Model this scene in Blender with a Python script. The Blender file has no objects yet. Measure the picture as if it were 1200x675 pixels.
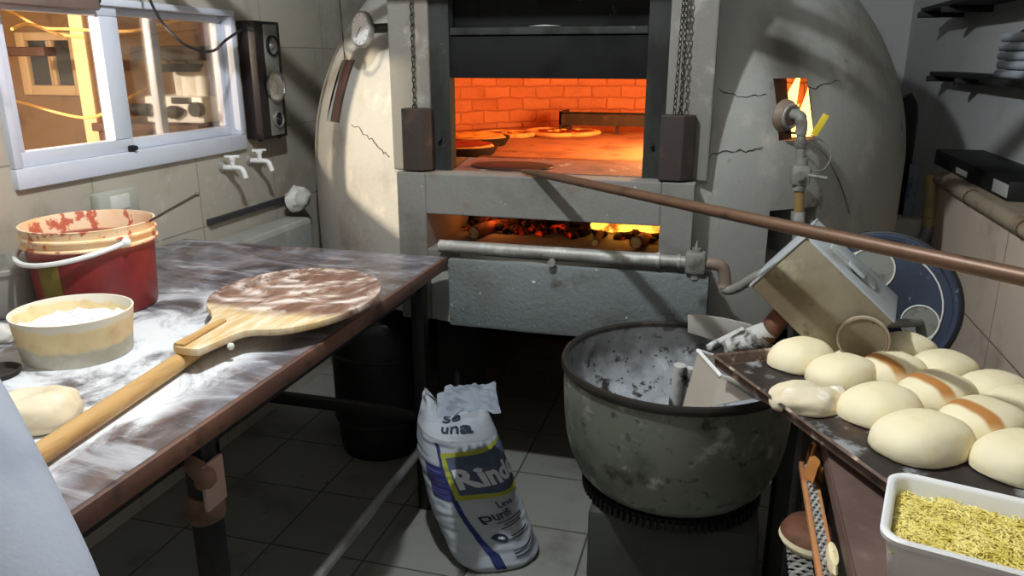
import bpy, bmesh, math, random
from mathutils import Vector, Matrix, noise
random.seed(7)
PI = math.pi
scene = bpy.context.scene
COL = scene.collection

# ------------------------------------------------------------------ camera
FOC = 900.0                      # focal length in pixels of the 1200x675 frame
TH = math.atan(268 / FOC)        # pitch down
PS = math.radians(15.5)          # yaw to the left
HC = 1.52                        # eye height
cam_d = bpy.data.cameras.new('camera')
cam_d.sensor_width = 36.0
cam_d.lens = FOC / 1200 * 36.0
cam_d.clip_start = 0.02
cam = bpy.data.objects.new('camera', cam_d)
COL.objects.link(cam)
cam.location = (0, 0, HC)
cam.rotation_euler = (PI / 2 - TH, 0, PS)
scene.camera = cam

# ------------------------------------------------------------------ view + world
scene.view_settings.view_transform = 'Standard'
scene.view_settings.look = 'None'
scene.view_settings.gamma = 1.0
scene.view_settings.use_curve_mapping = False
scene.view_settings.exposure = 0.0
wd = bpy.data.worlds.new('world')
wd.use_nodes = True
wd.node_tree.nodes['Background'].inputs[0].default_value = (0.55, 0.7, 0.9, 1)
wd.node_tree.nodes['Background'].inputs[1].default_value = 0.02
scene.world = wd

# ------------------------------------------------------------------ lamps and fill lights
def lamp(name, loc, watt, col, rad):
    d = bpy.data.lights.new(name, 'POINT')
    d.energy = watt; d.color = col; d.shadow_soft_size = rad
    o = bpy.data.objects.new(name, d)
    o.location = loc
    COL.objects.link(o)
    return o
lamp('ceiling_lamp', (-0.66, 1.24, 2.50), 116, (0.91, 0.965, 1.0), 0.032)
lamp('room_fill', (-0.50, 0.20, 2.40), 7, (1.0, 0.93, 0.80), 0.12)  # soft warm fill added to brighten the room, no known lamp here
lamp('kitchen_lamp', (-3.30, 0.70, 1.86), 760, (1.0, 0.85, 0.66), 0.05)
lamp('kitchen_back_fill', (-3.4, 2.6, 2.2), 16, (1.0, 0.86, 0.66), 0.1)  # unseen fill added to lift the kitchen behind the window
lamp('oven_fire_glow', (-0.06, 3.35, 1.42), 44, (1.0, 0.50, 0.17), 0.12)
lamp('oven_flame_glow', (-0.06, 2.98, 1.25), 17, (1.0, 0.64, 0.22), 0.05)
lamp('firebox_glow', (-0.24, 2.66, 1.00), 1.0, (1.0, 0.33, 0.06), 0.03)
lamp('ember_glow', (-0.80, 2.66, 1.00), 0.7, (1.0, 0.25, 0.05), 0.03)

# ------------------------------------------------------------------ geometry of the view, used to measure the place
_s, _c, _sp, _cp = math.sin(TH), math.cos(TH), math.sin(PS), math.cos(PS)
def ray(u, v):
    a = (u - 600) / FOC; b = (337.5 - v) / FOC
    yc = _c + b * _s
    return Vector((a * _cp - yc * _sp, a * _sp + yc * _cp, -_s + b * _c))
EYE = Vector((0, 0, HC))
def pz(u, v, z):
    d = ray(u, v); return EYE + d * ((z - HC) / d.z)
def py(u, v, y):
    d = ray(u, v); return EYE + d * (y / d.y)
def px(u, v, x):
    d = ray(u, v); return EYE + d * (x / d.x)
def pt(u, v, t):
    return EYE + ray(u, v) * t

# ------------------------------------------------------------------ materials
def srgb(r, g=None, b=None):
    if isinstance(r, tuple): r, g, b = r
    f = lambda c: (c / 255 / 12.92) if c / 255 <= 0.04045 else ((c / 255 + 0.055) / 1.055) ** 2.4
    return (f(r), f(g), f(b), 1.0)

class NT:
    def __init__(s, name):
        s.m = bpy.data.materials.new(name); s.m.use_nodes = True
        s.t = s.m.node_tree; s.n = s.t.nodes; s.l = s.t.links
        s.b = s.n['Principled BSDF']
        s.tc = s.n.new('ShaderNodeTexCoord')
    def new(s, t, **kw):
        n = s.n.new(t)
        for k, v in kw.items(): setattr(n, k, v)
        return n
    def coord(s, stretch=(1, 1, 1), loc=(0, 0, 0), rot=(0, 0, 0), src='Object'):
        mp = s.new('ShaderNodeMapping')
        mp.inputs['Scale'].default_value = stretch
        mp.inputs['Location'].default_value = loc
        mp.inputs['Rotation'].default_value = rot
        s.l.new(s.tc.outputs[src], mp.inputs['Vector'])
        return mp.outputs[0]
    def noise(s, scale, detail=4, stretch=(1, 1, 1), loc=(0, 0, 0), rough=0.6, dist=0.0):
        n = s.new('ShaderNodeTexNoise')
        n.inputs['Scale'].default_value = scale; n.inputs['Detail'].default_value = detail
        n.inputs['Roughness'].default_value = rough; n.inputs['Distortion'].default_value = dist
        s.l.new(s.coord(stretch, loc), n.inputs['Vector'])
        return n.outputs[0]
    def ramp(s, val, lo, hi):
        r = s.new('ShaderNodeMapRange'); r.clamp = True; r.interpolation_type = 'SMOOTHSTEP'
        r.inputs['From Min'].default_value = lo; r.inputs['From Max'].default_value = hi
        s.l.new(val, r.inputs['Value']); return r.outputs[0]
    def math(s, op, a, b=None):
        n = s.new('ShaderNodeMath', operation=op)
        for i, x in enumerate((a, b)):
            if x is None: continue
            if isinstance(x, (int, float)): n.inputs[i].default_value = x
            else: s.l.new(x, n.inputs[i])
        return n.outputs[0]
    def mix(s, fac, a, b):
        n = s.new('ShaderNodeMix', data_type='RGBA')
        if isinstance(fac, (int, float)): n.inputs[0].default_value = fac
        else: s.l.new(fac, n.inputs[0])
        for i, x in ((6, a), (7, b)):
            if isinstance(x, tuple): n.inputs[i].default_value = x
            else: s.l.new(x, n.inputs[i])
        return n.outputs[2]
    def xyz(s):
        n = s.new('ShaderNodeSeparateXYZ'); s.l.new(s.tc.outputs['Object'], n.inputs[0]); return n.outputs
    def bump(s, val, strength=0.3, dist=0.01):
        n = s.new('ShaderNodeBump'); n.inputs['Strength'].default_value = strength
        n.inputs['Distance'].default_value = dist
        s.l.new(val, n.inputs['Height']); s.l.new(n.outputs[0], s.b.inputs['Normal'])
    def color(s, c):
        if isinstance(c, tuple): s.b.inputs['Base Color'].default_value = c
        else: s.l.new(c, s.b.inputs['Base Color'])

def mat(name, base, rough=0.6, metal=0.0, layers=(), bump=None, spec=None):
    """layers: (colour, scale, lo, hi, stretch, offset) noise patches laid over the base colour"""
    t = NT(name)
    c = srgb(base)
    for i, L in enumerate(layers):
        col, sc, lo, hi = L[:4]
        st = L[4] if len(L) > 4 else (1, 1, 1)
        f = t.ramp(t.noise(sc, 5, st, (i * 3.7 + 1.3, i * 1.9, i * 5.1)), lo, hi)
        c = t.mix(f, c, srgb(col))
    t.color(c)
    t.b.inputs['Roughness'].default_value = rough
    t.b.inputs['Metallic'].default_value = metal
    if spec is not None: t.b.inputs['Specular IOR Level'].default_value = spec
    if bump:
        t.bump(t.noise(bump[0], 6), bump[1], bump[2] if len(bump) > 2 else 0.01)
    return t.m

MAT = {}
def bowl_mat(name, base, rough, metal, layers, bump):
    m = mat(name, base, rough, metal, layers, bump)
    t = NT.__new__(NT); t.m = m; t.t = m.node_tree; t.n = t.t.nodes; t.l = t.t.links; t.b = t.n['Principled BSDF']
    t.tc = [n for n in t.n if n.type == 'TEX_COORD'][0]
    src = t.b.inputs['Base Color'].links[0].from_socket
    # bare dark steel above the flour line
    q = t.math('ADD', t.xyz()[2], t.math('MULTIPLY', t.noise(14, 6), .13))
    t.color(t.mix(t.math('MULTIPLY', t.ramp(q, .665, .75), .75), src, srgb(74, 70, 66)))
    return m
def plaster_mat(name, base, rough, metal, layers, bump):
    m = mat(name, base, rough, metal, layers, bump)
    t = NT.__new__(NT); t.m = m; t.t = m.node_tree; t.n = t.t.nodes; t.l = t.t.links; t.b = t.n['Principled BSDF']
    t.tc = [n for n in t.n if n.type == 'TEX_COORD'][0]
    src = t.b.inputs['Base Color'].links[0].from_socket
    # soot licked up from the small side window
    vm = t.new('ShaderNodeVectorMath', operation='DISTANCE')
    t.l.new(t.coord((1.25, 1.25, .62)), vm.inputs[0])
    vm.inputs[1].default_value = (.745 * 1.25, -.93 * 1.25, 1.53 * .62)
    d = t.math('ADD', vm.outputs['Value'], t.math('MULTIPLY', t.noise(9, 5), .12))
    f = t.math('MULTIPLY', t.ramp(d, .27, .07), .8)
    t.color(t.mix(f, src, srgb(62, 52, 38)))
    return m
MAT['plaster'] = plaster_mat('oven plaster', (158, 158, 152), 0.9, 0, [((120, 112, 98), 2.2, .5, .75), ((196, 190, 176), 5, .55, .8), ((96, 90, 80), 9, .66, .78)], (60, .35, .006))
MAT['concrete'] = mat('grey concrete', (120, 119, 114), 0.92, 0, [((98, 96, 90), 3, .48, .7), ((112, 106, 92), 7, .55, .7), ((206, 208, 206), 42, .70, .76)], (70, .4, .006))
MAT['slab'] = mat('slab concrete', (110, 116, 116), 0.92, 0, [((92, 94, 90), 3, .48, .7), ((205, 210, 210), 34, .66, .73), ((74, 70, 62), 5, .6, .75)], (70, .6, .008))
MAT['column'] = mat('column concrete', (112, 110, 103), 0.9, 0, [((112, 106, 96), 4, .5, .7, (2, 2, .5)), ((92, 70, 52), 6, .62, .74, (1.6, 1.6, .6)), ((146, 144, 136), 9, .55, .75)], (60, .35, .006))
MAT['darkmetal'] = mat('sooty steel', (25, 25, 25), 0.85, 0.0, [((16, 16, 16), 5, .45, .65), ((70, 70, 68), 26, .66, .76, (1, 1, .35))], (40, .15, .004), .12)
MAT['jamb'] = mat('jamb steel', (50, 52, 50), 0.9, 0.0, [((36, 36, 34), 6, .45, .65, (1, 1, .4)), ((96, 92, 84), 20, .64, .76)], (40, .2, .004), .15)
MAT['slotplate'] = mat('brown slot plate', (64, 42, 38), 0.8, 0, [((44, 28, 26), 9, .5, .7)])
MAT['port'] = mat('sooty brown port', (74, 48, 36), 0.95, 0, [((40, 26, 22), 12, .45, .7)])
MAT['blind'] = mat('grey brown blind', (116, 98, 90), 0.7, 0, [((100, 82, 74), 5, .5, .7)])
MAT['rustbox'] = mat('rusty weight iron', (56, 48, 44), 0.75, 0.3, [((82, 62, 50), 12, .5, .7), ((30, 28, 27), 4, .5, .7)], (60, .3, .004))
MAT['iron'] = mat('dark iron', (52, 50, 48), 0.5, 0.7, [((78, 62, 50), 20, .5, .7)])
MAT['black'] = mat('black', (18, 18, 18), 0.6)
MAT['blackmetal'] = mat('black painted steel', (26, 26, 27), 0.5, 0.2, [((46, 40, 36), 12, .55, .7)])
MAT['soot'] = mat('soot', (20, 18, 17), 0.95, 0, [((34, 26, 22), 6, .5, .7)])
MAT['galv'] = mat('galvanised pipe', (150, 148, 142), 0.55, 0.4, [((190, 190, 186), 14, .5, .7), ((104, 98, 90), 8, .55, .72)], (70, .2, .004))
MAT['greypaint'] = mat('grey painted fitting', (128, 128, 122), 0.6, 0.2, [((92, 88, 80), 18, .5, .7)])
MAT['brassy'] = mat('yellowed pipe', (142, 118, 70), 0.55, 0.1, [((110, 90, 60), 14, .5, .7)])
MAT['copper'] = mat('worn brown pipe', (104, 78, 60), 0.45, 0.35, [((74, 54, 42), 12, .5, .7)])
MAT['wood'] = mat('pale worn wood', (196, 156, 98), 0.6, 0, [((164, 118, 66), 6, .45, .7, (6, .6, 6)), ((216, 190, 150), 9, .58, .74, (5, .6, 5)), ((226, 222, 214), 14, .64, .74, (2, .8, 2))], (30, .15, .003))
MAT['white_alu'] = mat('white lacquered aluminium', (206, 210, 222), 0.35, 0.0, [((182, 184, 194), 6, .6, .8)])
MAT['white'] = mat('white plastic', (232, 232, 230), 0.4)
MAT['whitecloth'] = mat('white cotton', (158, 164, 176), 0.95, 0, [((138, 144, 158), 3, .5, .75, (3, 3, 1))], (180, .25, .003))
MAT['offwhite'] = mat('off white', (214, 212, 204), 0.6, 0, [((190, 184, 170), 10, .55, .75)])
MAT['skin'] = mat('skin', (204, 152, 122), 0.55)
MAT['hair'] = mat('dark hair', (40, 30, 26), 0.6)
MAT['trousers'] = mat('dark cotton', (44, 46, 54), 0.9)
MAT['glazed_black'] = mat('speaker black', (34, 27, 27), 0.45, 0, [((52, 40, 38), 20, .55, .75)])
MAT['silver'] = mat('silver plastic', (150, 148, 144), 0.4, 0.5)
MAT['chrome'] = mat('chrome', (200, 200, 198), 0.25, 0.9)
MAT['brown_board'] = mat('brown board', (84, 56, 42), 0.7, 0, [((68, 44, 34), 5, .45, .7, (8, 8, .6))])
MAT['cream_post'] = mat('cream painted wood', (206, 176, 134), 0.6)
MAT['ochre_wall'] = mat('ochre kitchen wall', (140, 108, 74), 0.9, 0, [((112, 84, 56), 3, .5, .7)])
MAT['wire_yellow'] = mat('yellow cable', (214, 170, 96), 0.5)
MAT['wire_black'] = mat('black cable', (30, 28, 27), 0.5)
MAT['yellowtag'] = mat('yellow tag', (212, 190, 40), 0.5)
MAT['motor'] = mat('dirty beige motor cover', (136, 126, 104), 0.75, 0.0, [((108, 94, 70), 4, .40, .64), ((160, 150, 126), 9, .56, .74), ((86, 72, 54), 14, .60, .72), ((70, 54, 38), 30, .70, .76)], (50, .25, .004))
MAT['motor_side'] = mat('pale grey motor cover', (166, 172, 174), 0.6, 0, [((136, 134, 126), 6, .5, .7)])
MAT['blue'] = mat('scuffed blue guard', (44, 54, 74), 0.7, 0, [((28, 36, 52), 6, .45, .7), ((112, 122, 136), 50, .64, .74)])
MAT['rusty'] = mat('rusty shaft', (112, 72, 50), 0.7, 0.3, [((70, 48, 38), 14, .45, .7)])
MAT['bowl_out'] = mat('stained bowl steel', (122, 126, 114), 0.5, 0.3, [((84, 90, 78), 4, .45, .68), ((176, 178, 166), 13, .54, .70), ((70, 76, 66), 26, .56, .68), ((58, 52, 42), 8, .62, .76)], (36, .2, .004))
MAT['bowl_in'] = bowl_mat('floury bowl inside', (176, 180, 184), 0.85, 0, [((132, 134, 136), 6, .45, .68), ((206, 210, 214), 10, .52, .68), ((58, 54, 50), 20, .56, .63), ((70, 66, 62), 46, .60, .66)], (40, .5, .006))
MAT['rim'] = mat('dark bowl rim', (58, 54, 50), 0.45, 0.5, [((92, 80, 70), 14, .5, .72)])
MAT['crusty'] = mat('flour crusted steel', (186, 186, 182), 0.85, 0, [((60, 54, 48), 16, .5, .62)], (60, .5, .006))
MAT['oldpipe'] = mat('stained pipe elbow', (128, 112, 98), 0.6, 0.1, [((104, 82, 66), 12, .5, .7)])
MAT['guard'] = mat('dusty guard plate', (176, 170, 162), 0.7, 0, [((146, 138, 128), 8, .5, .7), ((86, 78, 70), 20, .62, .72)])
MAT['steel'] = mat('dull steel', (150, 148, 146), 0.4, 0.6, [((186, 182, 176), 7, .5, .7)])
MAT['pedestal'] = mat('dark grey pedestal', (62, 64, 60), 0.65, 0.1, [((40, 40, 38), 5, .45, .7)])
MAT['tray'] = mat('blackened baking tray', (58, 52, 50), 0.5, 0.35, [((92, 72, 58), 5, .5, .68), ((164, 166, 168), 13, .52, .64, (1, 1, 1)), ((34, 30, 30), 9, .58, .7)], (40, .2, .004))
MAT['tray_rim'] = mat('rusty tray rim', (104, 84, 72), 0.55, 0.2, [((196, 174, 152), 20, .55, .66), ((50, 40, 36), 10, .5, .68)])
MAT['panel'] = mat('brown sheet top', (104, 84, 76), 0.55, 0.1, [((84, 64, 58), 4, .45, .68), ((132, 112, 100), 7, .58, .74), ((214, 200, 184), 46, .73, .76)], (50, .1, .003))
MAT['darkbox'] = mat('dark cabinet', (44, 38, 36), 0.7)
MAT['bamboo'] = mat('orange wood rail', (186, 128, 82), 0.6, 0, [((146, 96, 60), 10, .5, .7)])
MAT['rag'] = mat('orange brown rag', (184, 122, 60), 0.9, 0, [((140, 84, 38), 8, .45, .68)], (30, .4, .006))
MAT['tomato'] = mat('tomato sauce', (150, 44, 26), 0.5, 0, [((110, 26, 18), 10, .5, .7), ((196, 84, 40), 20, .6, .72)], (40, .4, .006))
MAT['ladle'] = mat('dark steel handle', (92, 84, 78), 0.4, 0.7)
MAT['cardboard'] = mat('grey board', (180, 180, 174), 0.8)
MAT['darkgrey'] = mat('dark grey', (52, 52, 54), 0.7)
MAT['log'] = mat('charred log', (150, 78, 48), 0.9, 0, [((60, 32, 24), 9, .45, .62, (1, .3, 1))], (30, .5, .008))
MAT['pan'] = mat('black pan', (30, 26, 24), 0.5, 0.3)
MAT['crust'] = mat('pizza crust', (226, 178, 108), 0.7, 0, [((190, 126, 62), 14, .5, .7)])
MAT['cheese'] = mat('melted cheese', (236, 196, 96), 0.6, 0, [((210, 150, 60), 30, .5, .7)], (60, .6, .008))
MAT['blueband'] = mat('navy print', (34, 46, 100), 0.85, 0, [((46, 58, 112), 30, .5, .7)])
MAT['yellowprint'] = mat('yellow print', (158, 162, 56), 0.85)
MAT['greyprint'] = mat('slate print', (74, 84, 108), 0.85, 0, [((92, 102, 124), 40, .5, .7)])
MAT['ink'] = mat('blue black ink', (40, 46, 66), 0.85)
MAT['whiteprint'] = mat('white print', (206, 210, 216), 0.85)
MAT['purpleprint'] = mat('faded violet print', (96, 76, 130), 0.85)
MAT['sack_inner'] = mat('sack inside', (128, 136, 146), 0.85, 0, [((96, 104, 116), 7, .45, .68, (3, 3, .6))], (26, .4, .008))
MAT['sack'] = mat('woven white sack', (168, 174, 182), 0.8, 0, [((148, 154, 164), 6, .5, .7, (1, 1, 4))], (26, .35, .006))
MAT['sock'] = mat('socket plastic', (176, 178, 164), 0.5)
MAT['tape'] = mat('wrapped tape', (126, 96, 78), 0.7, 0, [((86, 64, 50), 12, .5, .7)])
MAT['paleclamp'] = mat('pale pink plate', (176, 148, 136), 0.7)
MAT['pvc'] = mat('yellowed plastic pipe', (182, 160, 112), 0.6, 0, [((150, 128, 90), 8, .5, .7)])
MAT['bluestrip'] = mat('blue white strip', (136, 146, 170), 0.6, 0, [((86, 98, 130), 16, .5, .62, (1, 1, .5))])
MAT['skintile'] = mat('white counter tile', (196, 184, 172), 0.5, 0, [((176, 164, 152), 3, .5, .7)])
MAT['ledge'] = mat('rounded ledge', (166, 150, 130), 0.6, 0, [((136, 112, 92), 6, .5, .7)])
MAT['right_wall'] = mat('grey painted wall', (216, 217, 216), 0.9, 0, [((196, 196, 194), 2, .5, .75)], (60, .15, .004))
MAT['ceiling'] = mat('ceiling paint', (120, 118, 114), 0.95)
MAT['flour'] = mat('flour', (240, 240, 238), 0.98, 0, [((222, 222, 222), 14, .5, .7)], (60, .8, .01))
MAT['garlic'] = mat('shelf dark', (30, 29, 30), 0.7)

def glass_mat(name, tint, refl):
    t = NT(name); t.n.remove(t.b)
    tr = t.new('ShaderNodeBsdfTransparent'); tr.inputs[0].default_value = tint
    gl = t.new('ShaderNodeBsdfGlossy'); gl.inputs['Roughness'].default_value = 0.05
    fr = t.new('ShaderNodeFresnel'); fr.inputs[0].default_value = 1.35
    f = t.math('MULTIPLY', fr.outputs[0], refl)
    mx = t.new('ShaderNodeMixShader')
    t.l.new(f, mx.inputs[0]); t.l.new(tr.outputs[0], mx.inputs[1]); t.l.new(gl.outputs[0], mx.inputs[2])
    t.l.new(mx.outputs[0], t.n['Material Output'].inputs[0])
    return t.m
MAT['glass'] = glass_mat('window glass', (0.93, 0.92, 0.9, 1), 0.7)

def translucent(name, col, alpha, rough=0.35, layers=()):
    t = NT(name)
    c = srgb(col)
    for i, L in enumerate(layers):
        c = t.mix(t.ramp(t.noise(L[1], 5, L[4] if len(L) > 4 else (1, 1, 1), (i * 2.1, 3.3, i)), L[2], L[3]), c, srgb(L[0]))
    t.color(c)
    t.b.inputs['Roughness'].default_value = rough
    t.b.inputs['Alpha'].default_value = alpha
    return t.m
MAT['clear_plastic'] = translucent('clear cloudy plastic', (196, 186, 172), 0.62, 0.3)
MAT['tub_grey'] = translucent('cloudy grey tub', (170, 168, 158), 0.7, 0.35, [((120, 116, 100), 6, .5, .7)])

def emit(name, col, strength, layers=None, scale=14, lo=.45, hi=.6, dark=(30, 10, 6)):
    t = NT(name)
    t.color(srgb(dark)); t.b.inputs['Roughness'].default_value = 0.95
    f = t.ramp(t.noise(scale, 5), lo, hi)
    t.b.inputs['Emission Color'].default_value = srgb(col)
    t.l.new(t.math('MULTIPLY', f, strength), t.b.inputs['Emission Strength'])
    return t.m
MAT['ember'] = emit('glowing embers', (255, 54, 12), .6, scale=20, lo=.56, hi=.76)
MAT['flame'] = emit('flame', (255, 176, 60), 3.2, scale=10, lo=.3, hi=.5, dark=(255, 120, 30))
MAT['flame_side'] = emit('bright burner flame', (255, 196, 96), 5.0, scale=8, lo=.2, hi=.4, dark=(255, 120, 30))

def brick_mat():
    t = NT('fire brick')
    c = t.coord()
    at = t.new('ShaderNodeAttribute', attribute_name='UVMap')
    br = t.new('ShaderNodeTexBrick')
    br.inputs['Scale'].default_value = 1.0
    br.inputs['Brick Width'].default_value = 0.165; br.inputs['Row Height'].default_value = 0.066
    br.inputs['Mortar Size'].default_value = 0.008; br.inputs['Mortar Smooth'].default_value = 0.9
    br.inputs['Color1'].default_value = srgb(206, 140, 100); br.inputs['Color2'].default_value = srgb(186, 118, 80)
    br.inputs['Mortar'].default_value = srgb(172, 106, 72)
    ns = t.new('ShaderNodeTexNoise'); ns.inputs['Scale'].default_value = 14; ns.inputs['Detail'].default_value = 3
    t.l.new(t.tc.outputs['Object'], ns.inputs['Vector'])
    sc = t.new('ShaderNodeVectorMath', operation='SCALE'); sc.inputs['Scale'].default_value = .022
    t.l.new(ns.outputs[1], sc.inputs[0])
    ad = t.new('ShaderNodeVectorMath', operation='ADD')
    t.l.new(t.tc.outputs['UV'], ad.inputs[0]); t.l.new(sc.outputs[0], ad.inputs[1])
    t.l.new(ad.outputs[0], br.inputs['Vector'])
    n = t.ramp(t.noise(9, 6), .45, .75)
    t.color(t.mix(t.math('MULTIPLY', n, .45), br.outputs[0], srgb(150, 90, 60)))
    t.b.inputs['Roughness'].default_value = 0.95
    t.bump(t.math('SUBTRACT', t.noise(50, 4), br.outputs['Fac']), .5, .01)
    return t.m
MAT['brick'] = brick_mat()
MAT['lip'] = mat('hearth lip', (128, 80, 60), 0.85, 0, [((92, 56, 42), 6, .45, .68), ((168, 140, 120), 18, .6, .7, (1, .5, 1))], (40, .3, .005))
MAT['hearth'] = mat('hearth floor', (170, 120, 88), 0.8, 0, [((120, 78, 54), 4, .45, .68), ((214, 190, 160), 24, .68, .74, (1, .3, 1)), ((96, 60, 44), 9, .6, .72)], (40, .3, .005))

def tile_mat(name, base, c2, grout, w, h, mortar=0.004, axis='yz', offset=0.0, rough=0.35, stain=None, origin=(0, 0)):
    t = NT(name)
    o = t.xyz()
    cb = t.new('ShaderNodeCombineXYZ')
    ix = 'xyz'.index(axis[0]); iy = 'xyz'.index(axis[1])
    t.l.new(t.math('ADD', o[ix], origin[0]), cb.inputs[0]); t.l.new(t.math('ADD', o[iy], origin[1]), cb.inputs[1])
    br = t.new('ShaderNodeTexBrick'); br.offset = offset
    br.inputs['Scale'].default_value = 1
    br.inputs['Brick Width'].default_value = w; br.inputs['Row Height'].default_value = h
    br.inputs['Mortar Size'].default_value = mortar; br.inputs['Mortar Smooth'].default_value = 0.3
    br.inputs['Color1'].default_value = srgb(base); br.inputs['Color2'].default_value = srgb(c2)
    br.inputs['Mortar'].default_value = srgb(grout)
    t.l.new(cb.outputs[0], br.inputs['Vector'])
    c = br.outputs[0]
    if stain:
        for i, L in enumerate(stain):
            c = t.mix(t.ramp(t.noise(L[1], 5, (1, 1, 1), (i * 3, 1, 2)), L[2], L[3]), c, srgb(L[0]))
    t.color(c); t.b.inputs['Roughness'].default_value = rough
    t.bump(t.math('MULTIPLY', br.outputs['Fac'], -1), .3, .004)
    return t.m
MAT['wall_tile'] = tile_mat('beige wall tile', (182, 174, 160), (172, 164, 150), (140, 134, 124), .50, .33, .003, 'yz', 0, .45, [((158, 148, 132), 5, .5, .75), ((192, 188, 180), 14, .58, .75)], (0.06, 0.08))
MAT['floor_tile'] = tile_mat('pale floor tile', (138, 138, 132), (128, 128, 122), (74, 72, 68), .33, .33, .004, 'xy', 0, .6, [((104, 102, 96), 4, .5, .75), ((84, 80, 74), 16, .64, .76)], (0.02, 0.1))

def table_mat():
    t = NT('floury worktop')
    o = t.xyz()
    wood = t.mix(t.ramp(t.noise(5, 5, (4, .5, 1)), .42, .66), srgb(64, 54, 56), srgb(98, 78, 70))
    wood = t.mix(t.ramp(t.noise(14, 5, (1, .4, 1), (4, 2, 0)), .52, .7), wood, srgb(54, 46, 48))
    # thin smeared dust
    sm = t.noise(3.2, 6, (1.0, 1.9, 1), (2.2, .4, 0), .62, 1.6)
    c = t.mix(t.math('MULTIPLY', t.ramp(sm, .34, .80), .80), wood, srgb(160, 162, 172))
    st = t.noise(5, 6, (.8, 2.6, 1), (9.2, 5.4, 0), .66, 1.2)
    c = t.mix(t.math('MULTIPLY', t.ramp(st, .52, .70), .55), c, srgb(206, 210, 216))
    # thick flour, mostly along the middle of the table
    edge = t.ramp(t.math('ADD', o[0], t.math('MULTIPLY', t.noise(4, 3, (1, 1, 1), (6, 6, 0)), .12)), -0.85, -0.925)          # 0 at the front edge
    far = t.ramp(o[1], 1.95, 1.45)
    n2 = t.noise(4.2, 7, (1.4, 1, 1), (7.7, 3.1, 0), .66, .8)
    band = t.math('MULTIPLY', t.ramp(o[0], -1.62, -1.40), far)
    f = t.math('MULTIPLY', t.ramp(t.math('ADD', n2, t.math('MULTIPLY', band, .17)), .53, .72), t.math('ADD', t.math('MULTIPLY', edge, .85), .03))
    f = t.math('MULTIPLY', f, t.math('ADD', t.math('MULTIPLY', band, .65), .35))
    c = t.mix(f, c, srgb(232, 234, 236))
    # specks
    f3 = t.ramp(t.noise(90, 3, (1, 1, 1), (1, 8, 0)), .70, .74)
    c = t.mix(t.math('MULTIPLY', f3, .7), c, srgb(225, 225, 225))
    t.color(c)
    rg = t.new('ShaderNodeMapRange'); rg.inputs['To Min'].default_value = .38; rg.inputs['To Max'].default_value = .95
    t.l.new(f, rg.inputs['Value']); t.l.new(rg.outputs[0], t.b.inputs['Roughness'])
    t.bump(n2, .15, .006)
    return t.m
MAT['table'] = table_mat()
MAT['table_edge'] = mat('worn brown edge', (92, 66, 56), 0.55, 0, [((120, 84, 68), 6, .45, .7, (1, .6, 1)), ((58, 44, 40), 12, .55, .7), ((170, 150, 136), 40, .70, .76)], (40, .15, .003))

def peel_mat():
    t = NT('floury peel wood')
    o = t.xyz()
    w = t.mix(t.ramp(t.noise(6, 5, (5, .7, 1)), .4, .68), srgb(112, 80, 64), srgb(150, 114, 92))
    f = t.ramp(t.noise(5, 6, (1, 1, 1), (3, 3, 0), .65, 2.4), .44, .60)
    sw = t.new('ShaderNodeTexWave', wave_type='RINGS', rings_direction='Z')
    sw.inputs['Scale'].default_value = 5; sw.inputs['Distortion'].default_value = 5; sw.inputs['Detail'].default_value = 3
    t.l.new(t.coord((1, 1, 1), (0.05, -.42, 0)), sw.inputs[0])
    f = t.math('MULTIPLY', f, t.math('ADD', t.math('MULTIPLY', sw.outputs[1], .75), .2))
    w = t.mix(f, w, srgb(226, 214, 202))
    # the bare yellow wood towards the neck
    near = t.ramp(t.math('ADD', o[1], t.math('MULTIPLY', t.noise(7, 3), .12)), .24, .17)
    y = t.mix(t.ramp(t.noise(7, 5, (5, .8, 1), (5, 0, 0)), .42, .68), srgb(204, 172, 116), srgb(228, 210, 180))
    w = t.mix(near, w, y)
    t.color(w); t.b.inputs['Roughness'].default_value = .65
    return t.m
MAT['peel'] = peel_mat()

def bread_mat(name, brown_side, brown_top=0.0):
    t = NT(name)
    o = t.xyz()
    c = t.mix(t.ramp(t.noise(16, 4), .45, .7), srgb(240, 229, 194), srgb(232, 216, 168))
    zt = t.ramp(o[2], .035, .075)
    c = t.mix(t.math('MULTIPLY', zt, .35), c, srgb(236, 214, 166))
    if brown_side:
        # a toasted strip where the next roll pulled away
        q = t.math('ADD', o[0], t.math('MULTIPLY', t.noise(18, 2), .012))
        f = t.math('MULTIPLY', t.ramp(q, -.014, -.024), t.ramp(q, -.050, -.040))
        f = t.math('MULTIPLY', f, t.ramp(o[2], .02, .045))
        c = t.mix(f, c, srgb(186, 126, 62))
    t.color(c); t.b.inputs['Roughness'].default_value = .75
    t.b.inputs['Subsurface Weight'].default_value = 0.0
    t.bump(t.noise(60, 4), .15, .003)
    return t.m
MAT['bread'] = bread_mat('pale bread', False)
MAT['bread_brown'] = bread_mat('pale bread with toasted side', True)
MAT['dough'] = mat('raw dough', (226, 212, 182), 0.7, 0, [((210, 194, 160), 12, .5, .7), ((238, 232, 216), 24, .58, .7)], (50, .25, .004))

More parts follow.
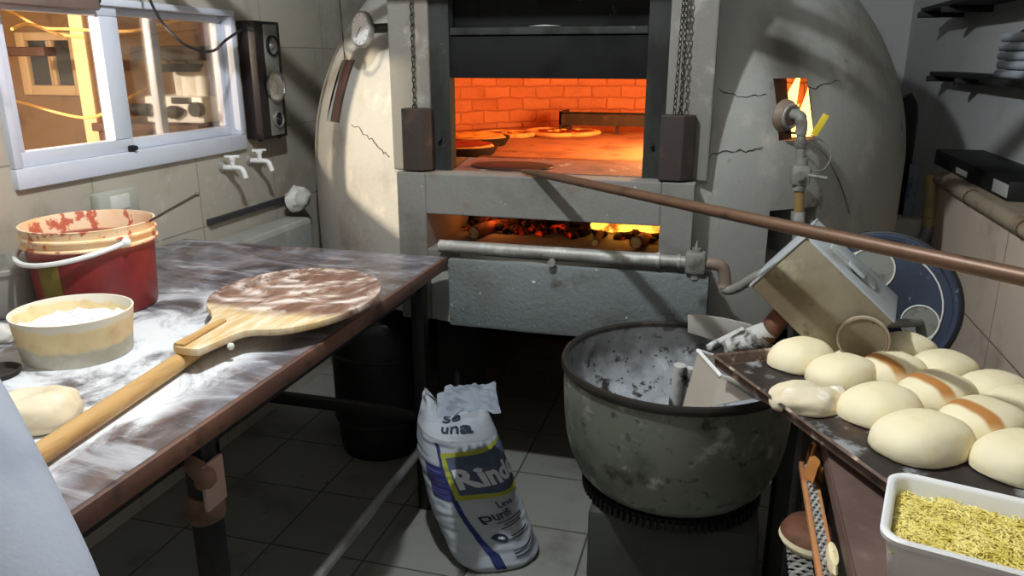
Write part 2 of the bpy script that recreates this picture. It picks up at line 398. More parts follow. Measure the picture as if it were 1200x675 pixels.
def bucket_mat():
    t = NT('sauce stained bucket')
    o = t.xyz()
    red = t.mix(t.ramp(t.noise(7, 5), .4, .7), srgb(136, 44, 40), srgb(108, 34, 38))
    pale = t.mix(t.ramp(t.noise(13, 5, (1, 1, 1), (2, 2, 2)), .42, .66), srgb(255, 244, 205), srgb(252, 222, 158))
    pale = t.mix(t.ramp(t.noise(20, 5, (1, 1, .8), (9, 2, 2)), .515, .57), pale, srgb(184, 66, 36))
    lev = t.ramp(t.math('ADD', o[2], t.math('MULTIPLY', t.noise(5, 2), .012)), .180, .186)
    c = t.mix(lev, red, pale)
    smear = t.ramp(o[2], .155, .182)
    c = t.mix(t.math('MULTIPLY', smear, .35), c, srgb(226, 150, 120))
    t.color(c); t.b.inputs['Roughness'].default_value = .4
    return t.m
MAT['bucket'] = bucket_mat()

def sieve_mat():
    t = NT('floury sieve ring')
    o = t.xyz()
    low = t.mix(t.ramp(t.noise(12, 5), .4, .7), srgb(206, 202, 186), srgb(176, 170, 150))
    hi = t.mix(t.ramp(t.noise(16, 5, (1, 1, 1), (4, 4, 4)), .45, .7), srgb(236, 214, 164), srgb(218, 190, 140))
    q = t.math('ADD', o[2], t.math('MULTIPLY', t.noise(9, 4, (1, 1, .6)), .05))
    c = t.mix(t.ramp(q, .058, .070), low, hi)
    c = t.mix(t.ramp(q, .108, .116), c, srgb(232, 224, 206))
    t.color(c); t.b.inputs['Roughness'].default_value = .7
    return t.m
MAT['sieve'] = sieve_mat()

# ------------------------------------------------------------------ mesh helpers
class MB:
    def __init__(s):
        s.v = []; s.f = []; s.uv = None
    def add(s, vs, fs, M=None):
        k = len(s.v)
        for p in vs:
            p = Vector(p)
            s.v.append(M @ p if M else p)
        s.f += [tuple(i + k for i in f) for f in fs]
        return s
    def box(s, lo, hi, M=None):
        x0, y0, z0 = lo; x1, y1, z1 = hi
        return s.add([(x0, y0, z0), (x1, y0, z0), (x1, y1, z0), (x0, y1, z0), (x0, y0, z1), (x1, y0, z1), (x1, y1, z1), (x0, y1, z1)],
                     [(0, 3, 2, 1), (4, 5, 6, 7), (0, 1, 5, 4), (1, 2, 6, 5), (2, 3, 7, 6), (3, 0, 4, 7)], M)
    def rbox(s, lo, hi, r=.005, seg=2, M=None):
        bm = bmesh.new()
        c = [(a + b) / 2 for a, b in zip(lo, hi)]; d = [b - a for a, b in zip(lo, hi)]
        bmesh.ops.create_cube(bm, size=1)
        bmesh.ops.scale(bm, vec=d, verts=bm.verts); bmesh.ops.translate(bm, vec=c, verts=bm.verts)
        bmesh.ops.bevel(bm, geom=list(bm.edges), offset=min(r, min(d) * .45), segments=seg, profile=.5, affect='EDGES')
        bm.verts.index_update()
        s.add([v.co.copy() for v in bm.verts], [[v.index for v in f.verts] for f in bm.faces], M)
        bm.free(); return s
    def prism(s, pts, h0, h1, M=None):
        """outline pts (x,y) extruded along z from h0 to h1"""
        n = len(pts)
        vs = [(p[0], p[1], h0) for p in pts] + [(p[0], p[1], h1) for p in pts]
        fs = [tuple(range(n - 1, -1, -1)), tuple(range(n, 2 * n))]
        fs += [(i, (i + 1) % n, n + (i + 1) % n, n + i) for i in range(n)]
        return s.add(vs, fs, M)
    def lathe(s, prof, seg=40, M=None, cap=(True, True), jitter=None):
        vs = []; fs = []
        n = len(prof)
        for i in range(seg):
            a = 2 * PI * i / seg
            for (r, z) in prof:
                vs.append((r * math.cos(a), r * math.sin(a), z))
        for i in range(seg):
            j = (i + 1) % seg
            for k in range(n - 1):
                fs.append((i * n + k, j * n + k, j * n + k + 1, i * n + k + 1))
        if cap[0]: fs.append(tuple(i * n for i in range(seg - 1, -1, -1)))
        if cap[1]: fs.append(tuple(i * n + n - 1 for i in range(seg)))
        return s.add(vs, fs, M)
    def tube(s, pts, r, seg=12, cap=True):
        pts = [Vector(p) for p in pts]
        rs = r if isinstance(r, (list, tuple)) else [r] * len(pts)
        vs = []; fs = []
        up = None
        for i, p in enumerate(pts):
            d = (pts[min(i + 1, len(pts) - 1)] - pts[max(i - 1, 0)]).normalized()
            if up is None:
                up = Vector((0, 0, 1)) if abs(d.z) < .9 else Vector((1, 0, 0))
            a = d.cross(up).normalized(); b = a.cross(d).normalized(); up = b
            for k in range(seg):
                t = 2 * PI * k / seg
                vs.append(p + (a * math.cos(t) + b * math.sin(t)) * rs[i])
        for i in range(len(pts) - 1):
            for k in range(seg):
                k2 = (k + 1) % seg
                fs.append((i * seg + k, i * seg + k2, (i + 1) * seg + k2, (i + 1) * seg + k))
        if cap:
            fs.append(tuple(range(seg - 1, -1, -1)))
            fs.append(tuple((len(pts) - 1) * seg + k for k in range(seg)))
        return s.add(vs, fs)
    def cyl(s, a, b, r, seg=24, r2=None):
        return s.tube([a, b], [r, r if r2 is None else r2], seg)
    def ring(s, R, r, M=None, seg=32, sec=10):
        vs = []; fs = []
        for i in range(seg):
            a = 2 * PI * i / seg
            for k in range(sec):
                b = 2 * PI * k / sec
                q = R + r * math.cos(b)
                vs.append((q * math.cos(a), q * math.sin(a), r * math.sin(b)))
        for i in range(seg):
            for k in range(sec):
                i2 = (i + 1) % seg; k2 = (k + 1) % sec
                fs.append((i * sec + k, i2 * sec + k, i2 * sec + k2, i * sec + k2))
        return s.add(vs, fs, M)
    def grid(s, fn, nu, nv, M=None, wrap=False, flip=False):
        vs = [fn(i / nu, j / nv) for i in range(nu + (0 if wrap else 1)) for j in range(nv + 1)]
        fs = []
        w = nv + 1
        for i in range(nu):
            i2 = (i + 1) % nu if wrap else i + 1
            for j in range(nv):
                q = (i * w + j, i2 * w + j, i2 * w + j + 1, i * w + j + 1)
                fs.append(q[::-1] if flip else q)
        return s.add(vs, fs, M)
    def sphere(s, c, r, seg=16, rings=10, fn=None):
        def f(u, v):
            a = 2 * PI * u; b = PI * v
            p = Vector((math.sin(b) * math.cos(a), math.sin(b) * math.sin(a), -math.cos(b)))
            if fn: p = fn(p)
            rr = r if hasattr(r, '__len__') else (r, r, r)
            return Vector((c[0] + p.x * rr[0], c[1] + p.y * rr[1], c[2] + p.z * rr[2]))
        return s.grid(f, seg, rings, wrap=True)
    def build(s, name, material, parent=None, smooth=True, bevel=0, weld=False, angle=40, label=None):
        o = bpy.data.objects.new(name, None)
        me = bpy.data.meshes.new(name)
        inv = world_of(parent).inverted() if parent else None
        vs = [inv @ p if inv else p for p in s.v]
        me.from_pydata([tuple(p) for p in vs], [], s.f)
        me.validate()
        bm = bmesh.new(); bm.from_mesh(me)
        if weld: bmesh.ops.remove_doubles(bm, verts=bm.verts, dist=1e-5)
        bmesh.ops.recalc_face_normals(bm, faces=bm.faces)
        if bevel:
            ed = [e for e in bm.edges if e.is_manifold and e.calc_face_angle(0) > math.radians(35)]
            bmesh.ops.bevel(bm, geom=ed, offset=bevel, segments=2, profile=.5, affect='EDGES', clamp_overlap=True)
        ang = math.radians(angle)
        for f in bm.faces: f.smooth = smooth
        if smooth:
            for e in bm.edges:
                if e.is_manifold and e.calc_face_angle(0) > ang: e.smooth = False
        bm.to_mesh(me); bm.free()
        bpy.data.objects.remove(o)
        o = bpy.data.objects.new(name, me)
        me.materials.append(material if not isinstance(material, str) else MAT[material])
        COL.objects.link(o)
        if parent: o.parent = parent
        if label: o['label'] = label
        return o

def world_of(o):
    M = o.matrix_basis.copy()
    p = o.parent
    while p:
        M = p.matrix_basis @ M
        p = p.parent
    return M
def tag(o, label, cat, group=None, kind=None):
    if label: o['label'] = label
    if cat: o['category'] = cat
    if group: o['group'] = group
    if kind: o['kind'] = kind
    return o
def thing(name, label, cat, loc=(0, 0, 0), rz=0, group=None):
    o = bpy.data.objects.new(name, None)
    o.empty_display_size = .05
    COL.objects.link(o)
    o.location = loc; o.rotation_euler = (0, 0, rz)
    return tag(o, label, cat, group)
def struct(name, mb, m, smooth=False, **k):
    o = mb.build(name, m, None, smooth, **k); o['kind'] = 'structure'; return o
def copy_thing(src, loc, rz, label, scale=1.0):
    r = src.copy(); COL.objects.link(r); r.location = loc; r.rotation_euler = (0, 0, rz); r['label'] = label
    r.scale = (scale,) * 3 if not hasattr(scale, '__len__') else scale
    for ch in list(src.children):
        c = ch.copy(); COL.objects.link(c); c.parent = r
        for g in list(ch.children):
            d = g.copy(); COL.objects.link(d); d.parent = c
    return r
def rotm(axis, a): return Matrix.Rotation(a, 4, axis)
def trans(*p): return Matrix.Translation(Vector(p[0]) if len(p) == 1 else Vector(p))
def align_z(d, loc):
    return trans(loc) @ Vector(d).to_track_quat('Z', 'Y').to_matrix().to_4x4()
def curve_pts(pts, n=8):
    """Catmull-Rom through pts"""
    P = [Vector(p) for p in pts]; out = []
    for i in range(len(P) - 1):
        a = P[max(i - 1, 0)]; b = P[i]; c = P[i + 1]; d = P[min(i + 2, len(P) - 1)]
        for k in range(n):
            t = k / n
            out.append(.5 * ((2 * b) + (c - a) * t + (2 * a - 5 * b + 4 * c - d) * t * t + (3 * b - a - 3 * c + d) * t ** 3))
    out.append(P[-1]); return out

# ------------------------------------------------------------------ the room
WL, WR = -1.89, 1.15             # left and right wall faces
YF, YB, ZC = -1.6, 6.1, 2.75     # front wall, back wall, ceiling
KX, KY = -6.6, 5.0               # kitchen beyond the window
struct('floor', MB().box((WL - .07, YF, -.05), (WR, YB, 0)), 'floor_tile')
struct('ceiling', MB().box((WL - .07, YF, ZC), (WR + .1, YB, ZC + .08)), 'ceiling')
WY0, WY1, WZ0, WZ1 = 1.685, 2.725, 1.185, 1.69
mb = MB()
mb.box((WL - .07, YF, 0), (WL, WY0, ZC)).box((WL - .07, WY1, 0), (WL, YB, ZC))
mb.box((WL - .07, WY0, 0), (WL, WY1, WZ0)).box((WL - .07, WY0, WZ1), (WL, WY1, ZC))
struct('wall_left', mb, 'wall_tile')
struct('wall_right', MB().box((WR, YF, 0), (WR + .1, YB, ZC)), 'right_wall')
struct('wall_back', MB().box((WL, YB, 0), (WR, YB + .1, ZC)), 'right_wall')
struct('wall_front', MB().box((WL, YF - .1, 0), (WR, YF, ZC)), 'right_wall')
# the kitchen on the other side of the window
struct('floor_kitchen', MB().box((KX, YF, -.05), (WL - .07, KY, 0)), 'ochre_wall')
struct('ceiling_kitchen', MB().box((KX, YF, 2.6), (WL - .07, KY, 2.68)), 'ochre_wall')
struct('wall_kitchen_left', MB().box((KX - .1, YF, 0), (KX, KY, 2.6)), 'ochre_wall')
struct('wall_kitchen_back', MB().box((KX, KY, 0), (WL - .07, KY + .1, 2.6)), 'ochre_wall')
struct('wall_kitchen_front', MB().box((KX, YF - .1, 0), (WL - .07, YF, 2.6)), 'ochre_wall')
struct('trim_1', MB().box((WL, 2.46, .915), (WL + .02, 3.1, .935)), 'darkgrey')

# window_1: white sliding window between the bakery and the kitchen
w = thing('window_1', None, None, (WL, (WY0 + WY1) / 2, WZ0)); w['kind'] = 'structure'
FY0, FY1, FZ0, FZ1 = 1.668, 2.742, 1.172, 1.70
def frame_rect(y0, y1, z0, z1, x0, x1, wl, wr, wb, wt):
    m = MB()
    m.rbox((x0, y0, z0), (x1, y1, z0 + wb), .004).rbox((x0, y0, z1 - wt), (x1, y1, z1), .004)
    m.rbox((x0, y0, z0 + wb), (x1, y0 + wl, z1 - wt), .004).rbox((x0, y1 - wr, z0 + wb), (x1, y1, z1 - wt), .004)
    return m
frame_rect(FY0, FY1, FZ0, FZ1, WL - .07, WL + .018, .028, .03, .058, .022).build('window_frame', 'white_alu', w)
s1 = frame_rect(FY0 + .028, 2.138, FZ0 + .058, FZ1 - .022, WL - .035, WL + .005, .025, .078, .042, .03).build('sash', 'white_alu', w)
MB().box((WL - .017, FY0 + .05, FZ0 + .1), (WL - .013, 2.062, FZ1 - .05)).build('pane', 'glass', s1)
MB().rbox((WL + .004, 2.105, 1.215), (WL + .016, 2.128, 1.25), .003).cyl((WL + .016, 2.118, 1.242), (WL + .028, 2.118, 1.242), .008).build('latch', 'black', s1)
s2 = frame_rect(2.10, FY1 - .03, FZ0 + .058, FZ1 - .022, WL - .058, WL - .028, .04, .03, .036, .024).build('sash', 'white_alu', w)
MB().box((WL - .045, 2.135, FZ0 + .09), (WL - .041, FY1 - .058, FZ1 - .045)).build('pane', 'glass', s2)
a = px(176, 40, WL - .085).y
MB().rbox((WL - .105, a - .01, FZ0 + .05), (WL - .075, a + .028, FZ1 - .02), .003).build('mullion', 'white_alu', w)

# ------------------------------------------------------------------ the brick oven
CX, CY, RO = -.58, 3.60, 1.285
RI = .97
YFC, YSL = 2.40, 2.34            # column face, sill face
oven = thing('brick_oven', 'large grey plastered domed brick oven with a glowing open mouth', 'oven', (CX, CY, 0))
def r_prof(z):
    return RO if z < 1.1 else RO * math.sqrt(max(0.0, 1 - ((z - 1.1) / 1.1) ** 2))
def hit_dome(u, v, R=RO):
    """where a sight line meets the outside of the oven wall"""
    d = ray(u, v); t = 1.0
    for i in range(4000):
        p = EYE + d * t
        if math.hypot(p.x - CX, p.y - CY) < (r_prof(p.z) - (RO - R)): break
        t += .002
    return p
def ang(p): return math.atan2(p.y - CY, p.x - CX)
# openings through the wall as (angle0, angle1, z0, z1)
bw = [hit_dome(906, 92), hit_dome(945, 90), hit_dome(904, 165), hit_dome(944, 162)]
burner_hole = (ang(bw[0]), ang(bw[1]), bw[2].z, bw[0].z)
sl = [hit_dome(392, 70), hit_dome(411, 70), hit_dome(383, 142), hit_dome(398, 143)]
slot_hole = (ang(sl[2]), ang(sl[3]), sl[2].z, sl[0].z)
lw = [hit_dome(902, 247), hit_dome(957, 240), hit_dome(902, 300)]
lower_hole = (ang(lw[0]), ang(lw[1]), lw[2].z - .03, lw[0].z)
mouth_hole = (math.radians(-90 - 20.3), math.radians(-90 + 21.5), .905, 1.62)
def shell_grid(R, zs_extra, holes, rfun, z0, z1, nz, na):
    angs = [-PI + 2 * PI * i / na for i in range(na)]
    for h in holes: angs += [h[0], h[1]]
    zs = [z0 + (z1 - z0) * i / nz for i in range(nz + 1)]
    for h in holes: zs += [min(max(h[2], z0), z1), min(max(h[3], z0), z1)]
    angs = sorted(set(round(a, 5) for a in angs)); zs = sorted(set(round(z, 5) for z in zs))
    vs = []; fs = []
    for a in angs:
        for z in zs:
            r = rfun(z)
            vs.append((CX + r * math.cos(a), CY + r * math.sin(a), z))
    n = len(zs)
    for i in range(len(angs)):
        i2 = (i + 1) % len(angs)
        am = angs[i] + ((angs[i2] - angs[i]) if i2 else (angs[0] + 2 * PI - angs[i])) / 2
        for k in range(n - 1):
            zm = (zs[k] + zs[k + 1]) / 2
            if any(h[0] < am < h[1] and h[2] < zm < h[3] for h in holes): continue
            fs.append((i * n + k, i2 * n + k, i2 * n + k + 1, i * n + k + 1))
    return vs, fs
def jambs(mb, h, ro, ri):
    """the reveal of an opening between two radii"""
    a0, a1, z0, z1 = h
    P = lambda r, a, z: (CX + r * math.cos(a), CY + r * math.sin(a), z)
    o = [P(ro(z), a, z) for a, z in ((a0, z0), (a1, z0), (a1, z1), (a0, z1))]
    i = [P(ri, a, z) for a, z in ((a0, z0), (a1, z0), (a1, z1), (a0, z1))]
    return mb.add(o + i, [(k, (k + 1) % 4, 4 + (k + 1) % 4, 4 + k) for k in range(4)])
def zprof(i, n):                     # finer rows towards the top of the dome
    return 1.1 + 1.1 * math.sin(PI / 2 * i / n)
mb = MB()
vs, fs = shell_grid(RO, [], [burner_hole, slot_hole, lower_hole, mouth_hole], r_prof, .655, 2.185, 60, 72)
mb.add(vs, fs)
jambs(mb, slot_hole, r_prof, RO - .16)
jambs(mb, lower_hole, r_prof, RO - .3)
mb.lathe([(RO, .655), (RO - .3, .655)], 72, trans(CX, CY, 0), (False, False))
mb.lathe([(r_prof(2.185), 2.185), (.02, 2.2)], 72, trans(CX, CY, 0), (False, True))
dome = mb.build('dome_wall', 'plaster', oven, True, angle=50, weld=True)
a0, a1, z0, z1 = slot_hole
P = lambda r, a, z: (CX + r * math.cos(a), CY + r * math.sin(a), z)
MB().grid(lambda u, v: P(r_prof(z0 + (z1 - z0) * v) - .014, a0 - .012 + (a1 - a0 + .015) * u, z0 + (z1 - z0) * v), 4, 12).build('slot_plate', 'slotplate', oven, False, label='dark brown plate closing the tall slot')
a0, a1, z0, z1 = lower_hole
MB().grid(lambda u, v: P(RO - .29, a0 - .03 + (a1 - a0 + .06) * u, z0 - .03 + (z1 - z0 + .06) * v), 4, 4).build('ash_hole_back', 'soot', oven, False)
# port of the small side window: runs straight back through the wall
a0, a1, z0, z1 = burner_hole
o_ = [Vector(P(r_prof(z), a, z)) for a, z in ((a0, z0), (a1, z0), (a1, z1), (a0, z1))]
pd = Vector((.36, .93, 0)) * .13
i_ = [p + pd for p in o_]
e_ = [p + (p - sum(o_, Vector()) / 4).normalized() * .03 + pd for p in o_]
pm = MB().add(o_ + i_, [(k, (k + 1) % 4, 4 + (k + 1) % 4, 4 + k) for k in range(4)])
pm.build('burner_port', 'port', oven, False, label='sooty brown square port')
# plaster cracks
def crack(pts):
    q = [hit_dome(u, v, RO + .0015) for u, v in pts]
    out = []
    for a, b in zip(q[:-1], q[1:]):
        for k in range(4):
            p = a.lerp(b, k / 4)
            if k: p += Vector((random.uniform(-.004, .004), 0, random.uniform(-.007, .007)))
            r = r_prof(p.z) + .0008; d = Vector((p.x - CX, p.y - CY, 0)).normalized() * r
            out.append(Vector((CX + d.x, CY + d.y, p.z)))
    out.append(q[-1])
    return MB().tube(out, [.0006 + .0011 * random.random() for _ in out], 5)
for pts in ([(412, 146), (420, 148), (428, 158), (438, 166), (448, 176), (456, 184)],
            [(947, 102), (958, 102), (972, 98), (985, 94)],
            [(826, 188), (838, 180), (856, 178), (878, 176), (894, 172)],
            [(842, 104), (860, 110), (880, 112), (897, 110)]):
    crack(pts).build('plaster_crack', 'soot', oven)

# chamber
def r_in(z): return RI if z < 1.40 else RI * math.sqrt(max(0, 1 - ((z - 1.40) / .42) ** 2))
bh = (burner_hole[0] - .16, burner_hole[1] + .10, burner_hole[2] - .08, burner_hole[3] + .06)
mh = (math.radians(-90 - 36), math.radians(-90 + 36), 1.1, 1.50)
vs, fs = shell_grid(RI, [], [bh, mh], r_in, 1.10, 1.81, 30, 72)
cm = MB().add(vs, fs)
ch = cm.build('brick_chamber', 'brick', oven, True)
uvl = ch.data.uv_layers.new(name='UVMap')
for poly in ch.data.polygons:
    aa = []
    for li in poly.loop_indices:
        co = ch.data.vertices[ch.data.loops[li].vertex_index].co
        a = math.atan2(co.y, co.x); a = a if a > -PI / 2 else a + 2 * PI
        aa.append(a)
    for li, a in zip(poly.loop_indices, aa):
        co = ch.data.vertices[ch.data.loops[li].vertex_index].co
        if max(aa) - min(aa) > PI and a < PI: a += 2 * PI
        uvl.data[li].uv = (a * RI, co.z)
MB().lathe([(RI + .06, 1.075), (RI + .06, 1.145)], 64, trans(CX, CY, 0)).build('hearth', 'hearth', oven, False)
mb = MB().box((-.90, YFC + .03, 1.10), (-.20, 2.82, 1.1675))
mb.build('hearth_lip', 'lip', oven, False)
# front block
SX0, SX1 = -1.045, -.083
FBX0, FBX1, FBZ0, FBZ1 = -.944, -.181, .912, 1.030
mb = MB()
mb.box((SX0, YSL, .66), (FBX0, 2.78, 1.165)).box((FBX1, YSL, .66), (SX1, 2.78, 1.165))
mb.box((FBX0, YSL, FBZ1), (FBX1, 2.78, 1.165)).box((FBX0, YSL, .85), (FBX1, 2.78, FBZ0))
mb.build('sill_block', 'concrete', oven, False, bevel=.004)
MB().rbox((-.862, 2.305, .657), (-.02, 2.5, .892), .012).build('base_slab', 'slab', oven)
jl0, jl1 = py(502, 60, YFC).x, py(526, 60, YFC).x
jr0, jr1 = py(757, 60, YFC).x, py(784, 60, YFC).x
cl0, cr1 = py(455, 60, YFC).x, py(840, 60, YFC).x
MB().box((cl0, YFC, 1.163), (jl0, 2.47, 1.93)).build('column', 'column', oven, False, bevel=.006)
MB().box((jr1, YFC, 1.163), (cr1, 2.47, 1.93)).build('column', 'column', oven, False, bevel=.006)
MB().box((jl0, YFC + .012, 1.163), (jl1 - .004, 2.46, 1.92)).cyl((jl0 + .03, YFC + .014, 1.27), (jl0 + .03, YFC - .004, 1.27), .006).build('door_jamb', 'jamb', oven, False)
MB().box((jr0 + .004, YFC + .012, 1.163), (jr1, 2.46, 1.92)).cyl((jr0 + .03, YFC + .014, 1.27), (jr0 + .03, YFC - .004, 1.27), .006).build('door_jamb', 'jamb', oven, False)
zl = py(640, 92, YFC + .03).z
zt = py(640, 42, YFC + .03).z
door = MB().rbox((jl1 - .004, YFC + .025, zl), (jr0 + .004, YFC + .05, zt), .003).build('lifting_door', 'darkmetal', oven)
MB().rbox((jl1 - .002, YFC + .018, zt + .004), (jr0 + .002, YFC + .045, zt + .026), .003).build('door_rail', 'jamb', oven)
hood = MB().box((jl1 - .004, YFC + .07, zt - .1), (jr0 + .004, YFC + .10, 1.93)).build('hood_plate', 'darkmetal', oven, False)
MB().rbox((-.60, YFC + .03, 1.70), (-.49, YFC + .07, 1.74), .004).build('door_handle', 'black', oven)
MB().box((jl0, YFC + .10, zl + .02), (jr1, 2.80, 1.72)).build('lintel', 'soot', oven, False)
MB().box((cl0, YFC, 1.93), (cr1, 2.62, 1.97)).build('lintel_cap', 'column', oven, False)
# firebox inside
mb = MB()
x0, x1, y0, y1, z0, z1 = FBX0 - .25, FBX1 + .25, 2.70, 3.4, FBZ0 - .02, 1.07
mb.add([(x0, y0, z0), (x1, y0, z0), (x1, y1, z0), (x0, y1, z0), (x0, y0, z1), (x1, y0, z1), (x1, y1, z1), (x0, y1, z1)],
       [(0, 1, 2, 3), (4, 7, 6, 5), (1, 5, 6, 2), (2, 6, 7, 3), (3, 7, 4, 0)])
mb.build('firebox', 'soot', oven, False)
# the brick stand under the slab, open at the front
mb = MB()
xa, xb = py(516, 440, 2.52).x, py(549, 440, 2.52).x
for lo_, hi_ in (((xa, 2.50, 0), (xb, 2.72, .657)), ((-.06, 2.50, 0), (.08, 2.75, .657)), ((-1.5, 4.0, 0), (.35, 4.2, .657)), ((.35, 2.9, 0), (.5, 4.2, .657)), ((-1.65, 3.1, 0), (-1.5, 4.2, .657))):
    MB().box(lo_, hi_).build('stand_pier', 'soot', oven, False)
# chains and counterweights of the lifting door
def chain(p0, p1, name='chain', twin=0.0):
    p0 = Vector(p0); p1 = Vector(p1); d = p1 - p0; L = d.length; n = max(2, int(L / .0155)); mb = MB()
    dirn = d.normalized()
    for s in ([0] if not twin else [-twin, twin]):
        for i in range(n):
            c = p0 + dirn * (L * (i + .5) / n) + Vector((s * (i + .5) / n if twin else 0, 0, 0))
            M = align_z((0, 1, 0) if i % 2 else (.8, .6, 0), c)
            M = trans(c) @ rotm('Z', .75 if i % 2 else -.75) @ rotm('X', PI / 2)
            pts = []
            for k in range(10):
                a = 2 * PI * k / 10
                pts.append((.0052 * math.cos(a), .0105 * math.sin(a), 0))
            vs = []; fs = []
            for k in range(10):
                a = 2 * PI * k / 10
                nx = Vector((math.cos(a) / .0052, math.sin(a) / .0105, 0)).normalized()
                for q in range(5):
                    b = 2 * PI * q / 5
                    vs.append(Vector(pts[k]) + nx * (.0017 * math.cos(b)) + Vector((0, 0, .0017 * math.sin(b))))
            for k in range(10):
                for q in range(5):
                    fs.append((k * 5 + q, ((k + 1) % 10) * 5 + q, ((k + 1) % 10) * 5 + (q + 1) % 5, k * 5 + (q + 1) % 5))
            mb.add(vs, fs, M)
    return mb
yc = YFC - .035
p0 = py(484, 0, yc); p0.z = 2.10; p1 = py(486, 126, yc)
chain((p1.x, yc, 1.95), p1).build('chain', 'iron', oven)
p1 = py(797, 135, yc)
chain((p1.x - .003, yc, 1.95), (p1.x - .008, yc, p1.z), twin=.009).build('chain', 'iron', oven)
def weight(u0, u1, vt, vb, chamfer):
    a = py(u0, vt, YFC - .055); b = py(u1, vb, YFC - .055)
    zb = 1.170
    w_ = b.x - a.x
    outl = [(a.x, YFC - .058), (a.x + w_ * .68, YFC - .058), (b.x, YFC - .030), (b.x, YFC - .004), (a.x, YFC - .004)]
    return MB().prism(outl, zb, a.z)
weight(470, 503, 127, 200, 0).build('counterweight', 'rustbox', oven, False, bevel=.003)
weight(775, 810, 135, 213, 0).build('counterweight', 'rustbox', oven, False, bevel=.003)
for c in ((486, 125), (797, 134)):
    q = py(c[0], c[1], yc)
    MB().ring(.008, .002, trans(q) @ rotm('X', PI / 2), 16, 6).build('hook', 'iron', oven)
# thermometer
g0 = pt(428, 34, 2.62); g1 = py(458, 32, YFC + .12); g1.x = cl0 + .01
axis = (g0 - g1).normalized()
gz = Vector((-.50, -.85, .06)).normalized()
tm = thing('thermometer', 'round white dial thermometer sticking out of the oven on a stubby pipe', 'thermometer', g1)
MB().cyl(g1, g0 + axis * .0, .016).build('stem', 'iron', tm)
c0 = g0 + axis * .012
MB().lathe([(.0, -.012), (.056, -.012), (.060, -.006), (.060, .008), (.055, .012), (.052, .008), (0, .008)], 40, align_z(gz, c0), (False, False)).build('dial_case', 'galv', tm)
d = MB().lathe([(0, .0085), (.052, .0085)], 40, align_z(gz, c0), (False, False)).build('dial_face', 'white', tm)
MB().box((-.0012, -.008, .0095), (.0012, .038, .0105), align_z(gz, c0) @ rotm('Z', 2.4)).build('pointer', 'black', tm)
mk = MB()
for k in range(12):
    mk.box((-.0008, .042, .0092), (.0008, .049, .0098), align_z(gz, c0) @ rotm('Z', k * PI / 6))
mk.build('scale_marks', 'ink', tm)

# two iron rails crossing the room above the oven front; only their shadows show
for z_, lab in ((1.865, 'lower iron rail crossing the room above the oven front'), (1.985, 'upper iron rail crossing the room above the oven front')):
    tag(MB().rbox((WL, 2.18, z_ - .022), (WR, 2.215, z_ + .022), .004).build('overhead_rail', 'iron'), lab, 'rail')

# inside the oven
def pizza(name, label, loc, r, group=None):
    t = thing(name, label, 'pizza', loc)
    def crustf(u, v):
        a = 2 * PI * u; b = 2 * PI * v
        rr = r * (1 + .03 * math.sin(3 * a + 1) + .02 * math.sin(7 * a))
        q = .018 + .004 * math.sin(5 * a)
        return Vector(((rr - q + q * math.cos(b)) * math.cos(a), (rr - q + q * math.cos(b)) * math.sin(a), .012 + .012 * math.sin(b))) + Vector(loc)
    m = MB().grid(crustf, 36, 10, wrap=True)
    m.lathe([(r - .03, .004), (0.001, .004)], 30, trans(loc), (False, False)).build('crust', 'crust', t, weld=True)
    tp = MB().grid(lambda u, v: Vector(loc) + Vector((v * (r - .03) * math.cos(2 * PI * u), v * (r - .03) * math.sin(2 * PI * u), .016 + .004 * noise.noise((v * 3 * math.cos(2 * PI * u) * 2, v * 6 * math.sin(2 * PI * u), 1)))), 30, 8, wrap=True)
    tp.build('topping', 'tomato', t)
    for k in range(9):
        a = random.uniform(0, 2 * PI); q = (r - .05) * math.sqrt(random.random())
        MB().sphere((loc[0] + q * math.cos(a), loc[1] + q * math.sin(a), loc[2] + .018), (.018, .016, .005), 8, 5).build('cheese_spot', 'cheese', t)
    return t
HZ = 1.145
pizza('pizza', 'larger pizza baking alone at the middle of the oven floor', (-.84, 3.98, HZ), .20)
pizza('pizza', 'smaller pizza with tomato showing, behind the two pans', (-1.09, 3.80, HZ), .15)
def pan_with(loc, r, lab_pan, lab_piz, top, flat):
    t = thing('pizza_pan', lab_pan, 'pan', loc, group=None)
    MB().lathe([(0.001, .0), (r * .88, 0), (r, .038), (r + .006, .039), (r + .006, .036), (r * .90, -.003 + .006), (.001, .006)], 40, trans(loc), (False, False)).build('pan_body', 'pan', t)
    l2 = (loc[0], loc[1], loc[2] + .008)
    z = thing('pizza', lab_piz, 'pizza', l2)
    MB().lathe([(0.001, 0), (r * .86, 0), (r * .92, .026), (r * .84, .034), (.001, .030)], 36, trans(l2), (False, False)).build('crust', 'crust', z)
    MB().grid(lambda u, v: Vector(l2) + Vector((v * r * .86 * math.cos(2 * PI * u), v * r * .86 * math.sin(2 * PI * u), .036 + (1 - v) * top + .006 * noise.noise((v * 9 * math.cos(2 * PI * u), v * 9 * math.sin(2 * PI * u), loc[1])))), 36, 10, wrap=True).build('topping', flat, z)
pan_with((-1.12, 3.39, HZ), .16, 'black round pan holding a cheese pizza, farther of two pans', 'yellow cheese covered pizza in the farther pan', .012, 'cheese')
pan_with((-1.06, 3.02, HZ), .155, 'black round pan holding a red pizza, nearer of two pans', 'red pizza in the nearer pan, low at the mouth edge', .006, 'tomato')
b0, b1 = py(656, 139, 4.1), py(757, 142, 4.1)
ib = MB().box((b0.x, 4.08, HZ), (b0.x + .012, 4.3, HZ + .11)).box((b0.x, 4.08, HZ + .04), (b1.x + .3, 4.095, HZ + .105)).box((b0.x, 4.08, HZ + .10), (b1.x + .3, 4.13, HZ + .108))
